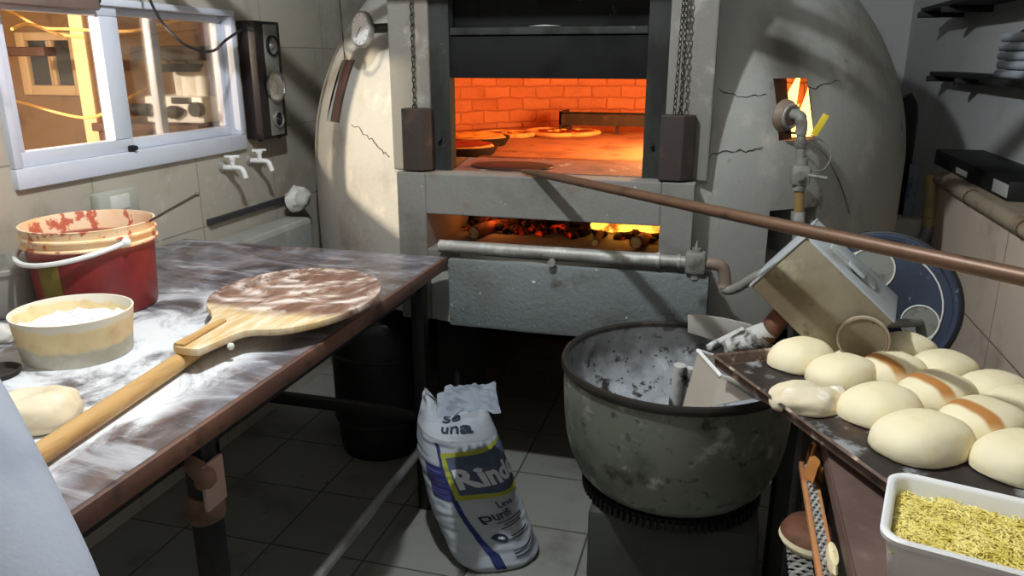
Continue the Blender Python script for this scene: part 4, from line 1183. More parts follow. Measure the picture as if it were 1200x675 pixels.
# ------------------------------------------------------------------ flour sack
sk = thing('flour_sack', 'white woven flour sack with navy print, torn open at the top', 'sack', (-.60, 2.06, 0))
S0 = Vector((-.605, 2.025, 0)); S1 = Vector((-.765, 2.10, .40))
def sack_pt(phi, h, off=0.0):
    """phi: angle round the sack, h: 0 floor .. 1 shoulder"""
    tw = .22 * h
    a = .142 * (1 - .03 * h); b = .112 * (1 - .06 * h)
    bul = .90 + .14 * math.sin(PI * min(1, h * 1.02) ** .8)
    if h < .06: bul *= .82 + .18 * math.sqrt(h / .06)
    sh = 1.0
    yaw = math.radians(28) + tw
    c, s = math.cos(phi - yaw), math.sin(phi - yaw)
    e = 2 / 2.7
    X = math.copysign(abs(c) ** e, c); Y = math.copysign(abs(s) ** e, s)
    wr = .0035 * noise.noise((math.cos(phi) * 1.8 + 5, math.sin(phi) * 1.8, h * 24)) + .007 * noise.noise((math.cos(phi) * 1.2, math.sin(phi) * 1.2 + 7, h * 5))
    x = (a * bul + wr + off) * X; y = (b * bul + wr + off) * Y
    R = Matrix.Rotation(yaw, 2)
    q = R @ Vector((x, y))
    base = S0.lerp(S1, h)
    base.x -= .02 * math.sin(PI * h)
    # the base of the leaning sack stays flat on the floor
    tilt = h * (1 - h) * .0
    return Vector((base.x + q.x, base.y + q.y, base.z + (-.22 * q.x * h) + .002))
mb = MB()
mb.grid(lambda u, v: sack_pt(2 * PI * u, v), 96 * 2, 120, wrap=True)
nb = len(mb.v)
# shoulder: closes towards the crumpled mouth
def shoulder(u, v):
    phi = 2 * PI * u
    p = sack_pt(phi, 1.0)
    c = Vector((-.795, 2.115, .51))
    tgt = Vector((c.x + .085 * math.cos(phi), c.y + .045 * math.sin(phi), c.z - .03 + .02 * math.sin(2 * phi + 1) + .012 * math.sin(5 * phi)))
    w = v
    q = p.lerp(tgt, w)
    q.z += .035 * math.sin(PI * v * .5) * (1 - v)
    k = noise.noise((math.cos(phi) * 1.7, math.sin(phi) * 1.7, v * 3 + 4))
    q += Vector((math.cos(phi), math.sin(phi), .4)) * (.018 * k * v)
    return q
mb.grid(shoulder, 96, 14, wrap=True)
k = len(mb.v)
mb.v.append(Vector((S0.x, S0.y, .004)))
mb.f += [(i * 121, ((i + 1) % 192) * 121, k) for i in range(192)]
mb.build('bag', 'sack', sk, True, angle=75)
# folded back flap at the top
def flap(u, v):
    A = pt(512, 462, 2.13 + .0); B = pt(574, 457, 2.22); C = pt(513, 490, 2.03); D = pt(586, 484, 2.12)
    top = A.lerp(B, u); bot = C.lerp(D, u); bot.z += .012 * math.sin(PI * u)
    p = top.lerp(bot, v)
    p += Vector((.2, -.9, .1)) * (.02 * math.sin(PI * v) + .034 * noise.noise((u * 5 + 2.2 * v, v * 1.2, 1)) + .012 * noise.noise((u * 13 + 4 * v, v * 1.5, 6)))
    p.z += .008 * noise.noise((u * 6, 0, 3)) * (1 - v)
    return p
def flap_left(u, v):
    A = pt(512, 462, 2.13); C = pt(493, 535, 2.10)
    B = pt(520, 470, 2.10); D = pt(522, 512, 2.0)
    p = A.lerp(C, v).lerp(B.lerp(D, v), u)
    return p + Vector((.2, -.9, .1)) * (.012 * noise.noise((u * 3, v * 5, 8)))
fb = MB().grid(flap, 30, 12).grid(lambda u, v: flap(u, v) + Vector((0, .05 * (1 - v) + .012, -.004)), 30, 12)
fo = fb.build('torn_flap', 'sack_inner', sk, True, angle=80)
# print on the sack, laid on its surface
def ph_stripe(h): return math.radians(-63 - 40 * max(0, h - .15))
def on_sack(x, y, off=.0035):
    """x: metres round the sack to the right of the stripe, y: height share"""
    return sack_pt(ph_stripe(y) + x / .125, y, off)
def sack_patch(fn, name, m, nu=40, nv=40, off=.0022):
    return MB().grid(lambda u, v: (lambda q: on_sack(q[0], q[1], off))(fn(u, v)), nu, nv).build(name, m, sk)
sack_patch(lambda u, v: (-.008 + .016 * u, .03 + .94 * v), 'print_stripe', 'blueband', 3, 60)
sack_patch(lambda u, v: (-.082 + .078 * u, .565 + .235 * v), 'print_panel', 'blueband', 30, 40, .0030)
sack_patch(lambda u, v: (.004 + .24 * u, .575 + (.32 + .10 * u) * v), 'print_yellow_field', 'yellowprint', 50, 50, .0030)
sack_patch(lambda u, v: (.022 + .22 * u, .610 + (.26 + .10 * u) * v), 'print_slate_field', 'greyprint', 50, 50, .0042)
for k_ in range(9):
    y_ = .585 + k_ * .022
    sack_patch(lambda u, v: (-.074 + (.040 + .012 * ((k_ * 7) % 3)) * u, y_ + .006 * v), 'small_print', 'purpleprint', 8, 1, .0042)
def sack_text(txt, x0, y0, size, m, name, slope=0.0, bold=0.0, off=.0058):
    cu = bpy.data.curves.new('t', 'FONT'); cu.body = txt; cu.size = size; cu.offset = bold; cu.resolution_u = 3
    o = bpy.data.objects.new('t', cu); COL.objects.link(o)
    dg = bpy.context.evaluated_depsgraph_get()
    me = bpy.data.meshes.new_from_object(o.evaluated_get(dg))
    bpy.data.objects.remove(o); bpy.data.curves.remove(cu)
    bm = bmesh.new(); bm.from_mesh(me)
    bmesh.ops.triangulate(bm, faces=bm.faces)
    for _ in range(3):
        bmesh.ops.subdivide_edges(bm, edges=[e for e in bm.edges if e.calc_length() > size * .09], cuts=1, use_grid_fill=False)
        bmesh.ops.triangulate(bm, faces=bm.faces)
    bm.verts.index_update()
    g = MB()
    g.add([on_sack(x0 + v.co.x, y0 + (v.co.y + slope * v.co.x) / .44, off) for v in bm.verts], [[v.index for v in f.verts] for f in bm.faces])
    bm.free(); bpy.data.meshes.remove(me)
    return g.build(name, m, sk, False)
sack_text('Rinde', .026, .655, .085, 'whiteprint', 'brand_lettering', .12, .0035)
sack_text('Leva', .075, .50, .030, 'ink', 'lower_lettering', .10, .0004)
sack_text('purifi', .030, .415, .036, 'ink', 'lower_lettering', .10, .0006)
for k_ in range(7):
    y_ = .385 - .022 * k_
    if k_ in (3, 4): continue
    sack_patch(lambda u, v: (.05 + .012 * (k_ % 2) + (.10 - .01 * (k_ % 3)) * u, y_ + .10 * u * .3 + .007 * v), 'small_print', 'ink', 10, 1, .0034)
for k_ in range(3):
    sack_patch(lambda u, v: (.04 + .12 * u, .115 + .024 * k_ + .05 * u + .008 * v), 'small_print', 'ink', 10, 1, .0034)
MB().add([on_sack(.036 + .015 * math.cos(2 * PI * i / 24), .275 + .036 * math.sin(2 * PI * i / 24), .0038) for i in range(24)], [tuple(range(24))]).build('round_emblem', 'ink', sk, False)
MB().add([on_sack(.036 + (.009 - .004 * (i % 2)) * math.cos(2 * PI * i / 14 + 1), .277 + (.018 - .010 * (i % 2)) * math.sin(2 * PI * i / 14 + 1), .0050) for i in range(14)], [tuple(range(14))]).build('round_emblem', 'whiteprint', sk, False)
def shoulder_text(txt, u0, v0, size, name):
    cu = bpy.data.curves.new('t', 'FONT'); cu.body = txt; cu.size = size; cu.offset = .0012
    o = bpy.data.objects.new('t', cu); COL.objects.link(o)
    dg = bpy.context.evaluated_depsgraph_get(); me = bpy.data.meshes.new_from_object(o.evaluated_get(dg))
    bpy.data.objects.remove(o); bpy.data.curves.remove(cu)
    vs = []
    for v in me.vertices:
        uu = (math.radians(-78) + (u0 + v.co.x) / .11) / (2 * PI) % 1.0; vv = v0 + v.co.y / .17
        p = shoulder(uu, vv); p2 = shoulder(uu + .004, vv); p3 = shoulder(uu, vv + .02)
        n = (p2 - p).cross(p3 - p).normalized()
        vs.append(p + n * .004)
    g = MB().add(vs, [list(f.vertices) for f in me.polygons]); bpy.data.meshes.remove(me)
    return g.build(name, 'ink', sk, False)
shoulder_text('S\u00e9', -.02, .50, .07, 'upper_lettering')
shoulder_text('una', -.02, .18, .06, 'upper_lettering')

# ------------------------------------------------------------------ dough mixer
bxc, byc, BZ, BR = -.085, 1.968, .748, .303
mx = thing('dough_mixer', 'old dough mixer with a big stained steel bowl and tilted beige motor head', 'mixer', (bxc, byc, 0))
T_ = trans(bxc, byc, 0)
outp = [(.20, .405), (.235, .415), (.262, .445), (.282, .49), (.294, .54), (.300, .60), (BR, .66), (BR, BZ - .015)]
inp = [(BR - .008, BZ - .01), (BR - .008, .66), (.288, .58), (.268, .52), (.235, .480), (.18, .462), (.001, .455)]
MB().lathe([(.001, .405)] + outp, 72, T_, (False, False)).build('bowl', 'bowl_out', mx)
MB().lathe(inp, 72, T_, (False, False)).build('bowl_lining', 'bowl_in', mx, label='flour crusted inside of the bowl')
MB().lathe([(BR - .008, BZ - .012), (BR - .008, BZ), (BR - .002, BZ + .004), (BR + .005, BZ + .003), (BR + .008, BZ - .004), (BR + .008, BZ - .014), (BR + .004, BZ - .020), (BR - .001, BZ - .020)], 72, T_, (False, False)).build('bowl_rim', 'rim', mx)
gm = MB().lathe([(.001, .372), (.232, .372), (.232, .404), (.001, .404)], 72, T_, (False, False))
for k_ in range(84):
    gm.box((.228, -.0045, .374), (.246, .0045, .402), T_ @ rotm('Z', 2 * PI * k_ / 84))
gm.build('gear_ring', 'black', mx, False)
MB().rbox((bxc - .20, byc - .19, 0), (bxc + .24, byc + .19, .37), .02).cyl((bxc, byc, .36), (bxc, byc, .41), .12).build('pedestal', 'pedestal', mx)
# inside: centre block and agitator post
MB().lathe([(.001, .455), (.10, .456), (.105, .470), (.07, .476), (.001, .478)], 36, trans(bxc + .00, byc - .04, 0), (False, False)).build('bowl_hub', 'black', mx)
ptp = pz(797, 428, .735); 
MB().cyl((ptp.x - .018, ptp.y + .02, .46), (ptp.x, ptp.y, .735), .017, 18).cyl((ptp.x + .012, ptp.y + .03, .46), (ptp.x + .026, ptp.y + .012, .725), .012, 14).build('agitator_post', 'crusty', mx)
# guard plate at the back right of the rim and the fork arm
yy = 2.17
gpts = [(806, 369), (822, 369), (850, 373), (876, 379), (893, 386), (898, 398), (888, 414), (806, 389)]
gq = [py(u, v, yy) for u, v in gpts]
MB().prism([(p.x, p.z) for p in gq], -yy - .005, -yy + .005, rotm('X', PI / 2) @ Matrix.Identity(4)).build('guard_plate', 'guard', mx, bevel=.002)
r0 = pt(829, 409, 1.93); r1 = pt(872, 388, 1.93); r2 = pt(892, 402, 1.90); r3 = pt(925, 372, 1.86)
MB().tube(curve_pts([r0, r0.lerp(r1, .5), r1], 5), [.010, .011, .012, .012, .012, .012, .012, .012, .012, .012, .013], 12).build('fork_arm', 'crusty', mx)
MB().tube([pt(850, 408, 1.90), pt(872, 404, 1.90), pt(890, 396, 1.88), pt(903, 386, 1.86)], [.020, .034, .034, .024], 16).build('fork_boss', 'crusty', mx)
MB().cyl(pt(894, 396, 1.87), pt(938, 345, 1.85), .026, 18).build('fork_shaft', 'rusty', mx)
# motor head: a tilted box
yh = 1.80
hA, hB = py(944, 279, yh), py(884, 344, yh)
ex = Vector((py(1045, 372, yh).x - hA.x, 0, py(1045, 372, yh).z - hA.z)); Lx = ex.length; ex.normalize()
ez = Vector((ex.z, 0, -ex.x))
if ez.z > 0: ez = -ez
Lz = abs((hB - hA).dot(ez))
R_ = Matrix(((ex.x, 0, -ez.x, hA.x), (0, 1, 0, yh), (ex.z, 0, -ez.z, hA.z), (0, 0, 0, 1))) @ Matrix.Identity(4)
R_ = trans(hA) @ rotm('Z', -.20) @ trans(-hA) @ R_
hd = MB().rbox((0, 0, -Lz), (Lx, .22, -.0), .006, M=R_).build('motor_head', 'motor', mx)
MB().rbox((-.001, .004, -.002), (Lx + .002, .216, .005), .002, M=R_).build('head_lid', 'motor_side', hd, label='pale grey lid of the motor head')
MB().rbox((-.004, -.002, -Lz - .002), (.001, .222, .006), .002, M=R_).build('head_flange', 'motor_side', hd)
MB().rbox((Lx * .22, .07, .003), (Lx * .74, .15, .012), .010, M=R_).rbox((Lx * .42, .05, .010), (Lx * .60, .09, .018), .004, M=R_).build('lid_handle', 'motor_side', hd)
d_ = ray(1012, 396); nf = (R_.to_3x3() @ Vector((0, -1, 0))); tt_ = (hA - EYE).dot(nf) / d_.dot(nf); cv = R_.inverted() @ (EYE + d_ * tt_)
MB().lathe([(.001, 0), (.05, 0), (.054, -.004), (.054, -.012), (.049, -.016), (.046, -.012), (.001, -.012)], 36, R_ @ trans(cv.x, 0, cv.z) @ rotm('X', -PI / 2), (False, False)).build('round_cover', 'motor', hd)
MB().ring(.0525, .0032, R_ @ trans(cv.x, -.012, cv.z) @ rotm('X', PI / 2), 36, 8).build('cover_ring', 'ledge', hd)
# neck column that carries the head behind the bowl
MB().rbox((.20, 2.02, 0), (.34, 2.14, .86), .012).rbox((.19, 1.92, .82), (.35, 2.12, .97), .015).build('neck_column', 'pedestal', mx)
# belt guard: big blue disc
dc = pt(1030, 357, 2.02); dn = Vector((-.30, -.93, .18)).normalized(); DM = align_z(dn, dc)
DR = .188
def disc_with_holes():
    return MB().lathe([(.001, -.028), (DR - .008, -.028), (DR, -.02), (DR, .006), (DR - .006, .012), (DR - .016, .010), (DR - .020, .002), (.001, .002)], 64, DM, (False, False))
bg = disc_with_holes().build('belt_guard', 'blue', mx, label='blue round belt guard')
MB().ring(DR, .007, DM, 64, 8).build('guard_rim', 'black', bg)
rr = MB()
def arc(R, a0, a1, c=(0, 0), r=.0022, z=.004):
    return rr.tube([DM @ Vector((c[0] + R * math.cos(a0 + (a1 - a0) * k_ / 24), c[1] + R * math.sin(a0 + (a1 - a0) * k_ / 24), z)) for k_ in range(25)], r, 6)
arc(.148, -1.2, 2.6)
def local(u, v):
    d = ray(u, v); n = dn; t = (dc - EYE).dot(n) / d.dot(n)
    return DM.inverted() @ (EYE + d * t)
h1_ = local(1022, 315); h2_ = local(1078, 378)
arc(.055, 0, 6.28, (h1_.x, h1_.y)); arc(.044, 0, 6.28, (h2_.x, h2_.y))
rr.build('chalky_ring', 'offwhite', bg)
MB().lathe([(.001, 0.003), (.054, 0.003)], 32, DM @ trans(h1_.x, h1_.y, 0), (False, False)).lathe([(.001, 0.003), (.043, 0.003)], 32, DM @ trans(h2_.x, h2_.y, 0), (False, False)).build('guard_opening', 'greypaint', bg)
MB().cyl(DM @ Vector((h2_.x, h2_.y, 0)), R_ @ Vector((Lx, .1, -.05)), .011).build('pulley_shaft', 'greypaint', bg)
MB().rbox((dc.x - .10, dc.y + .03, 0), (dc.x + .06, dc.y + .14, dc.z - .06), .01).build('motor_stand', 'pedestal', mx)

# translucent plastic bin standing tilted in the bowl
bA, bB, bD = pz(818, 411, .800), pz(845, 441, .792), pz(798, 483, .655)
_n = (bB - bA).cross(bD - bA); _d = ray(884, 466); bC = EYE + _d * ((bA - EYE).dot(_n) / _d.dot(_n))
bn = thing('plastic_bin', 'clear cloudy plastic bin with a white rim leaning inside the mixer bowl', 'bin', (bA + bB + bC + bD) / 4)
bnrm = (bB - bA).cross(bD - bA).normalized()
if bnrm.dot(EYE - bA) > 0: bnrm = -bnrm
bdp = bnrm * .085
def quad(a, b, c, d, t):
    n = (b - a).cross(d - a).normalized() * t
    return MB().add([a, b, c, d, a + n, b + n, c + n, d + n], [(0, 1, 2, 3), (7, 6, 5, 4), (0, 4, 5, 1), (1, 5, 6, 2), (2, 6, 7, 3), (3, 7, 4, 0)])
m = MB()
for qd in ((bA, bB, bC, bD), (bB, bB + bdp, bC + bdp * .9, bC), (bA, bD, bD + bdp * .9, bA + bdp)):
    g_ = quad(*qd, .003); m.add(g_.v, g_.f)
m.build('bin_wall', 'clear_plastic', bn, False)
MB().tube([bA + bdp, bA, bB, bB + bdp], .0055, 10).build('rim_strip', 'white', bn)

# ------------------------------------------------------------------ right hand worktop, tray and rolls
PZ = .820
ct = thing('side_cabinet', 'brown topped cabinet at the right under the bread tray', 'cabinet', (.52, 1.0, 0))
MB().rbox((.222, .25, PZ - .012), (.86, 1.50, PZ), .006).build('top', 'panel', ct)
MB().box((.250, .28, .0), (.85, 1.47, PZ - .012)).build('body', 'darkbox', ct, False)
MB().rbox((.222, .25, PZ - .045), (.232, 1.50, PZ - .012), .003).build('edge_strip', 'panel', ct)
# tray
ZT = .842
tl, tfr, tn = pz(838, 414, ZT + .03), pz(1092, 404, ZT + .03), pz(1061, 574, ZT + .03)
ty_ = Vector((tn.x - tl.x, tn.y - tl.y, 0)).normalized(); tx_ = Vector((-ty_.y, ty_.x, 0))
if tx_.x < 0: tx_ = -tx_
Wt = Vector((tfr.x - tl.x, tfr.y - tl.y, 0)).dot(tx_); Lt = .70
TM = Matrix(((tx_.x, -ty_.x, 0, tl.x), (tx_.y, -ty_.y, 0, tl.y), (0, 0, 1, ZT), (0, 0, 0, 1)))   # local x across, local y away, origin far left corner
tr = thing('baking_tray', 'blackened rusty baking tray holding the bread rolls', 'tray', TM @ Vector((Wt / 2, -Lt / 2, 0)), math.atan2(tx_.y, tx_.x))
bot = MB().box((0.012, -Lt + .012, 0), (Wt - .012, -.012, .004), TM)
bot.build('tray_bottom', 'tray', tr, False)
rim = MB()
def lip(a, b, inn):
    a = Vector((*a, 0)); b = Vector((*b, 0)); n = Vector((*inn, 0))
    prof = [(.012, .002), (.006, .003), (.002, .024), (-.003, .028), (-.007, .024), (-.005, .022), (0, .018), (.003, 0), (.012, 0)]
    vs = [TM @ (p + n * x + Vector((0, 0, z))) for p in (a, b) for (x, z) in prof]
    k = len(prof)
    rim.add(vs, [(i, (i + 1) % k, k + (i + 1) % k, k + i) for i in range(k)])
lip((0, 0), (0, -Lt), (1, 0)); lip((Wt, 0), (Wt, -Lt), (-1, 0)); lip((0, 0), (Wt, 0), (0, -1)); lip((0, -Lt), (Wt, -Lt), (0, 1))
rim.build('tray_rim', 'tray_rim', tr, True)
# rolls
def roll_mesh(seed, m):
    rnd = random.Random(seed); o_ = Vector((seed, seed * 2.3, 1))
    def f(p):
        e = .78
        q = Vector((math.copysign(abs(p.x) ** e, p.x), math.copysign(abs(p.y) ** e, p.y), p.z))
        q *= 1 + .05 * noise.noise(p * 1.3 + o_) + .012 * noise.noise(p * 5 + o_)
        if q.z < -.15: q.z = -.15 - (q.z + .15) * -.12
        return q
    return MB().sphere((0, 0, .010), (.080, .063, .049), 36, 24, f)
protos = {}
def roll(u, v, zc, sx, rot, label, brown, scale=(1, 1, 1), seed=1):
    q = pz(u, v, ZT + zc)
    key = (brown, seed)
    loc = (q.x, q.y, ZT + .0045)
    if key not in protos:
        o = roll_mesh(seed, None).build('bread_roll', 'bread_brown' if brown else 'bread', None, True, weld=True)
        protos[key] = o
    else:
        o = protos[key].copy(); COL.objects.link(o)
    o.location = loc; o.rotation_euler = (0, 0, rot); o.scale = scale
    tag(o, label, 'bread roll', 'bread rolls on the baking tray')
    return o
ta = math.atan2(tx_.y, tx_.x)
a1 = ta + PI / 2
G = 'pale bread roll '
roll(940, 414, .03, 1, ta + .3, 'smooth pale bread roll at the far left corner of the tray', False, (1.0, 1.02, 1.0), 1)
roll(1004, 410, .03, 1, ta + .1, 'bread roll with a toasted side in the far row, second from left', True, (.92, 1.0, .92), 2)
roll(1060, 406, .03, 1, ta + .1, 'plain pale bread roll in the far row, third from left', False, (.95, .95, .95), 3)
roll(988, 434, .03, 1, ta + .2, 'pale bread roll directly behind the lumpy dough piece', False, (1.0, 1.0, 1.0), 4)
roll(1047, 431, .03, 1, ta + .15, 'bread roll with a toasted side in the middle of the tray', True, (.95, 1.0, .98), 2)
roll(1106, 428, .03, 1, ta + .1, 'pale bread roll near the right tray rim in the second row', False, (.95, .95, .95), 3)
roll(1032, 472, .03, 1, ta + .25, 'wide pale bread roll right of the lumpy dough piece', False, (1.05, 1.08, 1.02), 1)
roll(1100, 456, .03, 1, ta + .15, 'bread roll with a toasted side in the third row', True, (.98, 1.05, 1.0), 2)
roll(1165, 453, .03, 1, ta + .1, 'pale bread roll by the right picture edge in the third row', False, (.95, .95, .95), 4)
roll(1082, 510, .03, 1, ta + .15, 'largest pale bread roll nearest to the white tub corner', False, (1.16, 1.16, 1.10), 4)
roll(1155, 490, .03, 1, ta + .1, 'bread roll with a toasted side behind the nearest pair', True, (1.02, 1.08, 1.02), 2)
roll(1200, 472, .03, 1, ta + .1, 'pale bread roll cut by the right picture edge, fourth row', False, (.92, .95, .92), 3)
roll(1198, 532, .03, 1, ta + .2, 'pale bread roll cut by the right picture edge beside the white tub', False, (1.05, 1.1, 1.0), 1)
q = pz(944, 462, ZT + .03)
def lumpy(p):
    r = 1 + .16 * noise.noise(p * 1.5 + Vector((3, 1, 2))) + .03 * noise.noise(p * 4 + Vector((1, 1, 5)))
    s_ = abs(p.y * .8 - p.x * .25 - .1); r -= .20 * math.exp(-(s_ / .14) ** 2) * max(0, min(1, (p.z + .2) * 3)) * (.3 + .7 * max(0, p.x + .5))
    w_ = p * r
    if w_.z < -.2: w_.z = -.2
    return w_
lo = MB().sphere((0, 0, .010), (.072, .058, .040), 48, 32, lumpy).sphere((.066, .012, .016), (.022, .024, .022), 20, 12, lambda p: p * (1 + .25 * noise.noise(p * 2))).build('dough_lump', 'dough', None, True, angle=80)
lo.location = (q.x, q.y, ZT + .0045); lo.rotation_euler = (0, 0, ta - .25)
tag(lo, 'lumpy folded raw dough piece at the left rim of the tray', 'dough')

# tub of grated cheese
ZR = PZ + .088
k0, k1, k2 = pz(1044, 549, ZR), pz(1200, 584, ZR), pz(1079, 640, ZR)
ux = Vector((k1.x - k0.x, k1.y - k0.y, 0)).normalized(); uy = Vector((-ux.y, ux.x, 0))
if uy.y > 0: uy = -uy
UW = .30; UL = abs(Vector((k2.x - k0.x, k2.y - k0.y, 0)).dot(uy))
UM = Matrix(((ux.x, -uy.x, 0, k0.x), (ux.y, -uy.y, 0, k0.y), (0, 0, 1, PZ), (0, 0, 0, 1))) @ trans(UW / 2, -UL / 2, 0)
tub = thing('white_tub', 'white rectangular plastic tub of grated yellow cheese at the lower right', 'tub', UM @ Vector((0, 0, 0)))
def rr_pts(w_, l_, r_, n=6):
    out = []
    for (cx_, cy_, a_) in ((w_ - r_, l_ - r_, 0), (-w_ + r_, l_ - r_, PI / 2), (-w_ + r_, -l_ + r_, PI), (w_ - r_, -l_ + r_, 1.5 * PI)):
        for k_ in range(n + 1):
            t_ = a_ + PI / 2 * k_ / n
            out.append((cx_ + r_ * math.cos(t_), cy_ + r_ * math.sin(t_)))
    return out
def loft(rings, M):
    m = MB(); n = len(rings[0][0])
    vs = []
    for pts, z in rings: vs += [(p[0], p[1], z) for p in pts]
    fs = []
    for i in range(len(rings) - 1):
        fs += [(i * n + k_, i * n + (k_ + 1) % n, (i + 1) * n + (k_ + 1) % n, (i + 1) * n + k_) for k_ in range(n)]
    fs.append(tuple(range(n - 1, -1, -1))); fs.append(tuple((len(rings) - 1) * n + k_ for k_ in range(n)))
    return m.add(vs, fs, M)
W2, L2 = UW / 2, UL / 2
hh = ZR - PZ
loft([(rr_pts(W2 - .022, L2 - .022, .022), .0), (rr_pts(W2 - .016, L2 - .016, .026), .004), (rr_pts(W2 - .006, L2 - .006, .03), hh - .012), (rr_pts(W2 + .001, L2 + .001, .032), hh - .010), (rr_pts(W2 + .002, L2 + .002, .032), hh - .003), (rr_pts(W2 - .001, L2 - .001, .032), hh),
      (rr_pts(W2 - .007, L2 - .007, .028), hh - .001), (rr_pts(W2 - .010, L2 - .010, .026), hh - .006), (rr_pts(W2 - .019, L2 - .019, .024), .008), (rr_pts(W2 - .024, L2 - .024, .02), .005)], UM).build('tub_body', 'white', tub, True, angle=50)
gc_m = NT('grated cheese'); gc_m.color(gc_m.mix(gc_m.ramp(gc_m.noise(26, 4), .42, .66), srgb(244, 228, 140), srgb(222, 204, 96))); gc_m.b.inputs['Roughness'].default_value = .6
gm_ = MB(); rnd = random.Random(11)
hz = hh - .026
gm_.grid(lambda u, v: Vector(((u - .5) * 2 * (W2 - .014), (v - .5) * 2 * (L2 - .014), hz - .004 + .006 * noise.noise((u * 9, v * 7, 2)))), 40, 30, UM)
for k_ in range(3600):
    x = rnd.uniform(-1, 1) * (W2 - .018); y = rnd.uniform(-1, 1) * (L2 - .018)
    z = hz + .006 * noise.noise((((x / W2) + 1) * 4.5, ((y / L2) + 1) * 3.5, 2)) + rnd.uniform(-.001, .004)
    a_ = rnd.uniform(0, PI); L_ = rnd.uniform(.004, .010); t_ = rnd.uniform(-.22, .22)
    M2 = UM @ trans(x, y, z) @ rotm('Z', a_) @ rotm('Y', t_)
    gm_.add([(-L_, -.0010, 0), (L_, -.0009, 0), (L_, .0009, 0), (-L_, .0010, 0), (0, 0, .0018)], [(0, 1, 4), (1, 2, 4), (2, 3, 4), (3, 0, 4), (0, 3, 2, 1)], M2)
tag(gm_.build('grated_cheese', gc_m.m, None, False), 'grated yellow cheese filling the white tub', 'cheese', kind='stuff')

# bread rack under the tray with woven shelves
rk = thing('bread_rack', 'dark steel rack with woven wire shelves under the left tray rim', 'rack', (.19, 1.4, 0))
xp = pz(934, 550, .72)
for (x_, y_, h_) in ((xp.x - .006, xp.y, ZT - .004), (xp.x - .006, .6, ZT - .004), (.205, .6, .78), (.205, xp.y, .78)):
    MB().rbox((x_, y_ - .006, 0), (x_ + .014, y_ + .012, h_), .002).build('post', 'blackmetal', rk)
for (z, xl, xr, y0) in ((.735, .195, .216, 1.50), (.60, .172, .216, 1.46)):
    wv = MB()
    ny = 54
    for k_ in range(ny):
        y = y0 - k_ * .0125
        wv.tube([(xl + (xr - xl) * t_, y, z + .0022 * math.sin(t_ * 4 * PI + k_ * PI)) for t_ in [i_ / 8 for i_ in range(9)]], .0034, 5)
    wv.build('woven_shelf', 'crusty' if z > .7 else 'galv', rk)
MB().rbox((.188, .62, .728), (.197, 1.52, .742), .002).build('wooden_rail', 'bamboo', rk)
MB().rbox((.214, .62, .724), (.220, 1.50, .74), .002).build('wooden_rail', 'bamboo', rk)
q = pz(942, 620, .63)
bn_ = thing('flat_bread', 'brown topped flat bread with a white edge on the rack below the tray', 'bread', (q.x + .02, q.y, .604))
MB().lathe([(.001, 0), (.06, .0), (.066, .010), (.064, .020), (.058, .024)], 36, trans(bn_.location), (False, False)).build('white_edge', 'bread', bn_)
MB().lathe([(.064, .020), (.056, .034), (.035, .042), (.001, .044)], 36, trans(bn_.location), (False, False)).build('brown_top', 'rusty', bn_)
q = pz(957, 545, .77)
rg = MB().grid(lambda u, v: Vector((.200 + .020 * u + .006 * math.sin(v * 9), 1.50 - .11 * v, .742 + .045 * math.sin(PI * u) + .012 * noise.noise((u * 4, v * 5, 1)))), 12, 20)
tag(rg.build('rag', 'rag'), 'orange brown rag tucked under the tray edge', 'rag')
q = pz(988, 662, .745)
tag(MB().lathe([(.001, 0), (.012, .0), (.016, .01), (.012, .02), (.001, .022)], 20, trans(.213, q.y + .0, .74) @ Matrix.Diagonal((.6, 2.6, 1.2, 1)), (False, False)).build('bread_piece', 'bread'), 'pale bread end on the woven shelf at the bottom edge', 'bread')

# ------------------------------------------------------------------ right side
LX, LZ = .88, 1.05
hc = thing('tiled_counter', 'tiled half wall counter with a rounded ledge along the right wall', 'counter', (LX + .1, 2.0, 0))
YE = 3.74
MB().box((LX + .012, -.2, 0), (WR - .002, YE, LZ - .03)).build('tiled_body', tile_mat('counter tile', (226, 206, 188), (220, 200, 182), (150, 130, 112), .9, .62, .004, 'yz', 0, .45, [((176, 156, 138), 3, .5, .75)], (.15, .0)), hc, False)
MB().tube([(LX + .016, -.2, LZ - .026), (LX + .016, YE - .03, LZ - .026), (LX + .016, YE, LZ - .026)], .028, 18).box((LX + .01, -.2, LZ - .03), (WR - .002, YE, LZ - .0)).build('ledge', 'ledge', hc)
MB().ring(.0285, .003, trans(LX + .016, 3.2, LZ - .026) @ rotm('X', PI / 2), 24, 6).build('ledge_joint', 'copper', hc)
MB().ring(.0285, .003, trans(LX + .016, 2.62, LZ - .026) @ rotm('X', PI / 2), 24, 6).build('ledge_joint', 'copper', hc)
# black box on the counter
b0, b1 = px(1093, 190, LX + .05), px(1190, 214, LX + .05)
bk_ = thing('black_box', 'long low black box with two white labels on the right counter', 'box', (LX + .1, 3.0, LZ))
ya, yb_ = px(1093, 200, LX + .06).y, px(1186, 200, LX + .06).y
MB().rbox((LX + .06, yb_, LZ), (WR - .01, ya, LZ + .07), .004).build('case', 'black', bk_)
for (u, wd_, hh_) in ((1124, .10, .022), (1172, .10, .045)):
    p = px(u, 207, LX + .059)
    MB().rbox((LX + .0575, p.y - wd_, LZ + .012), (LX + .061, p.y + wd_ * .6, LZ + .012 + hh_), .001).build('paper_label', 'cardboard', bk_)
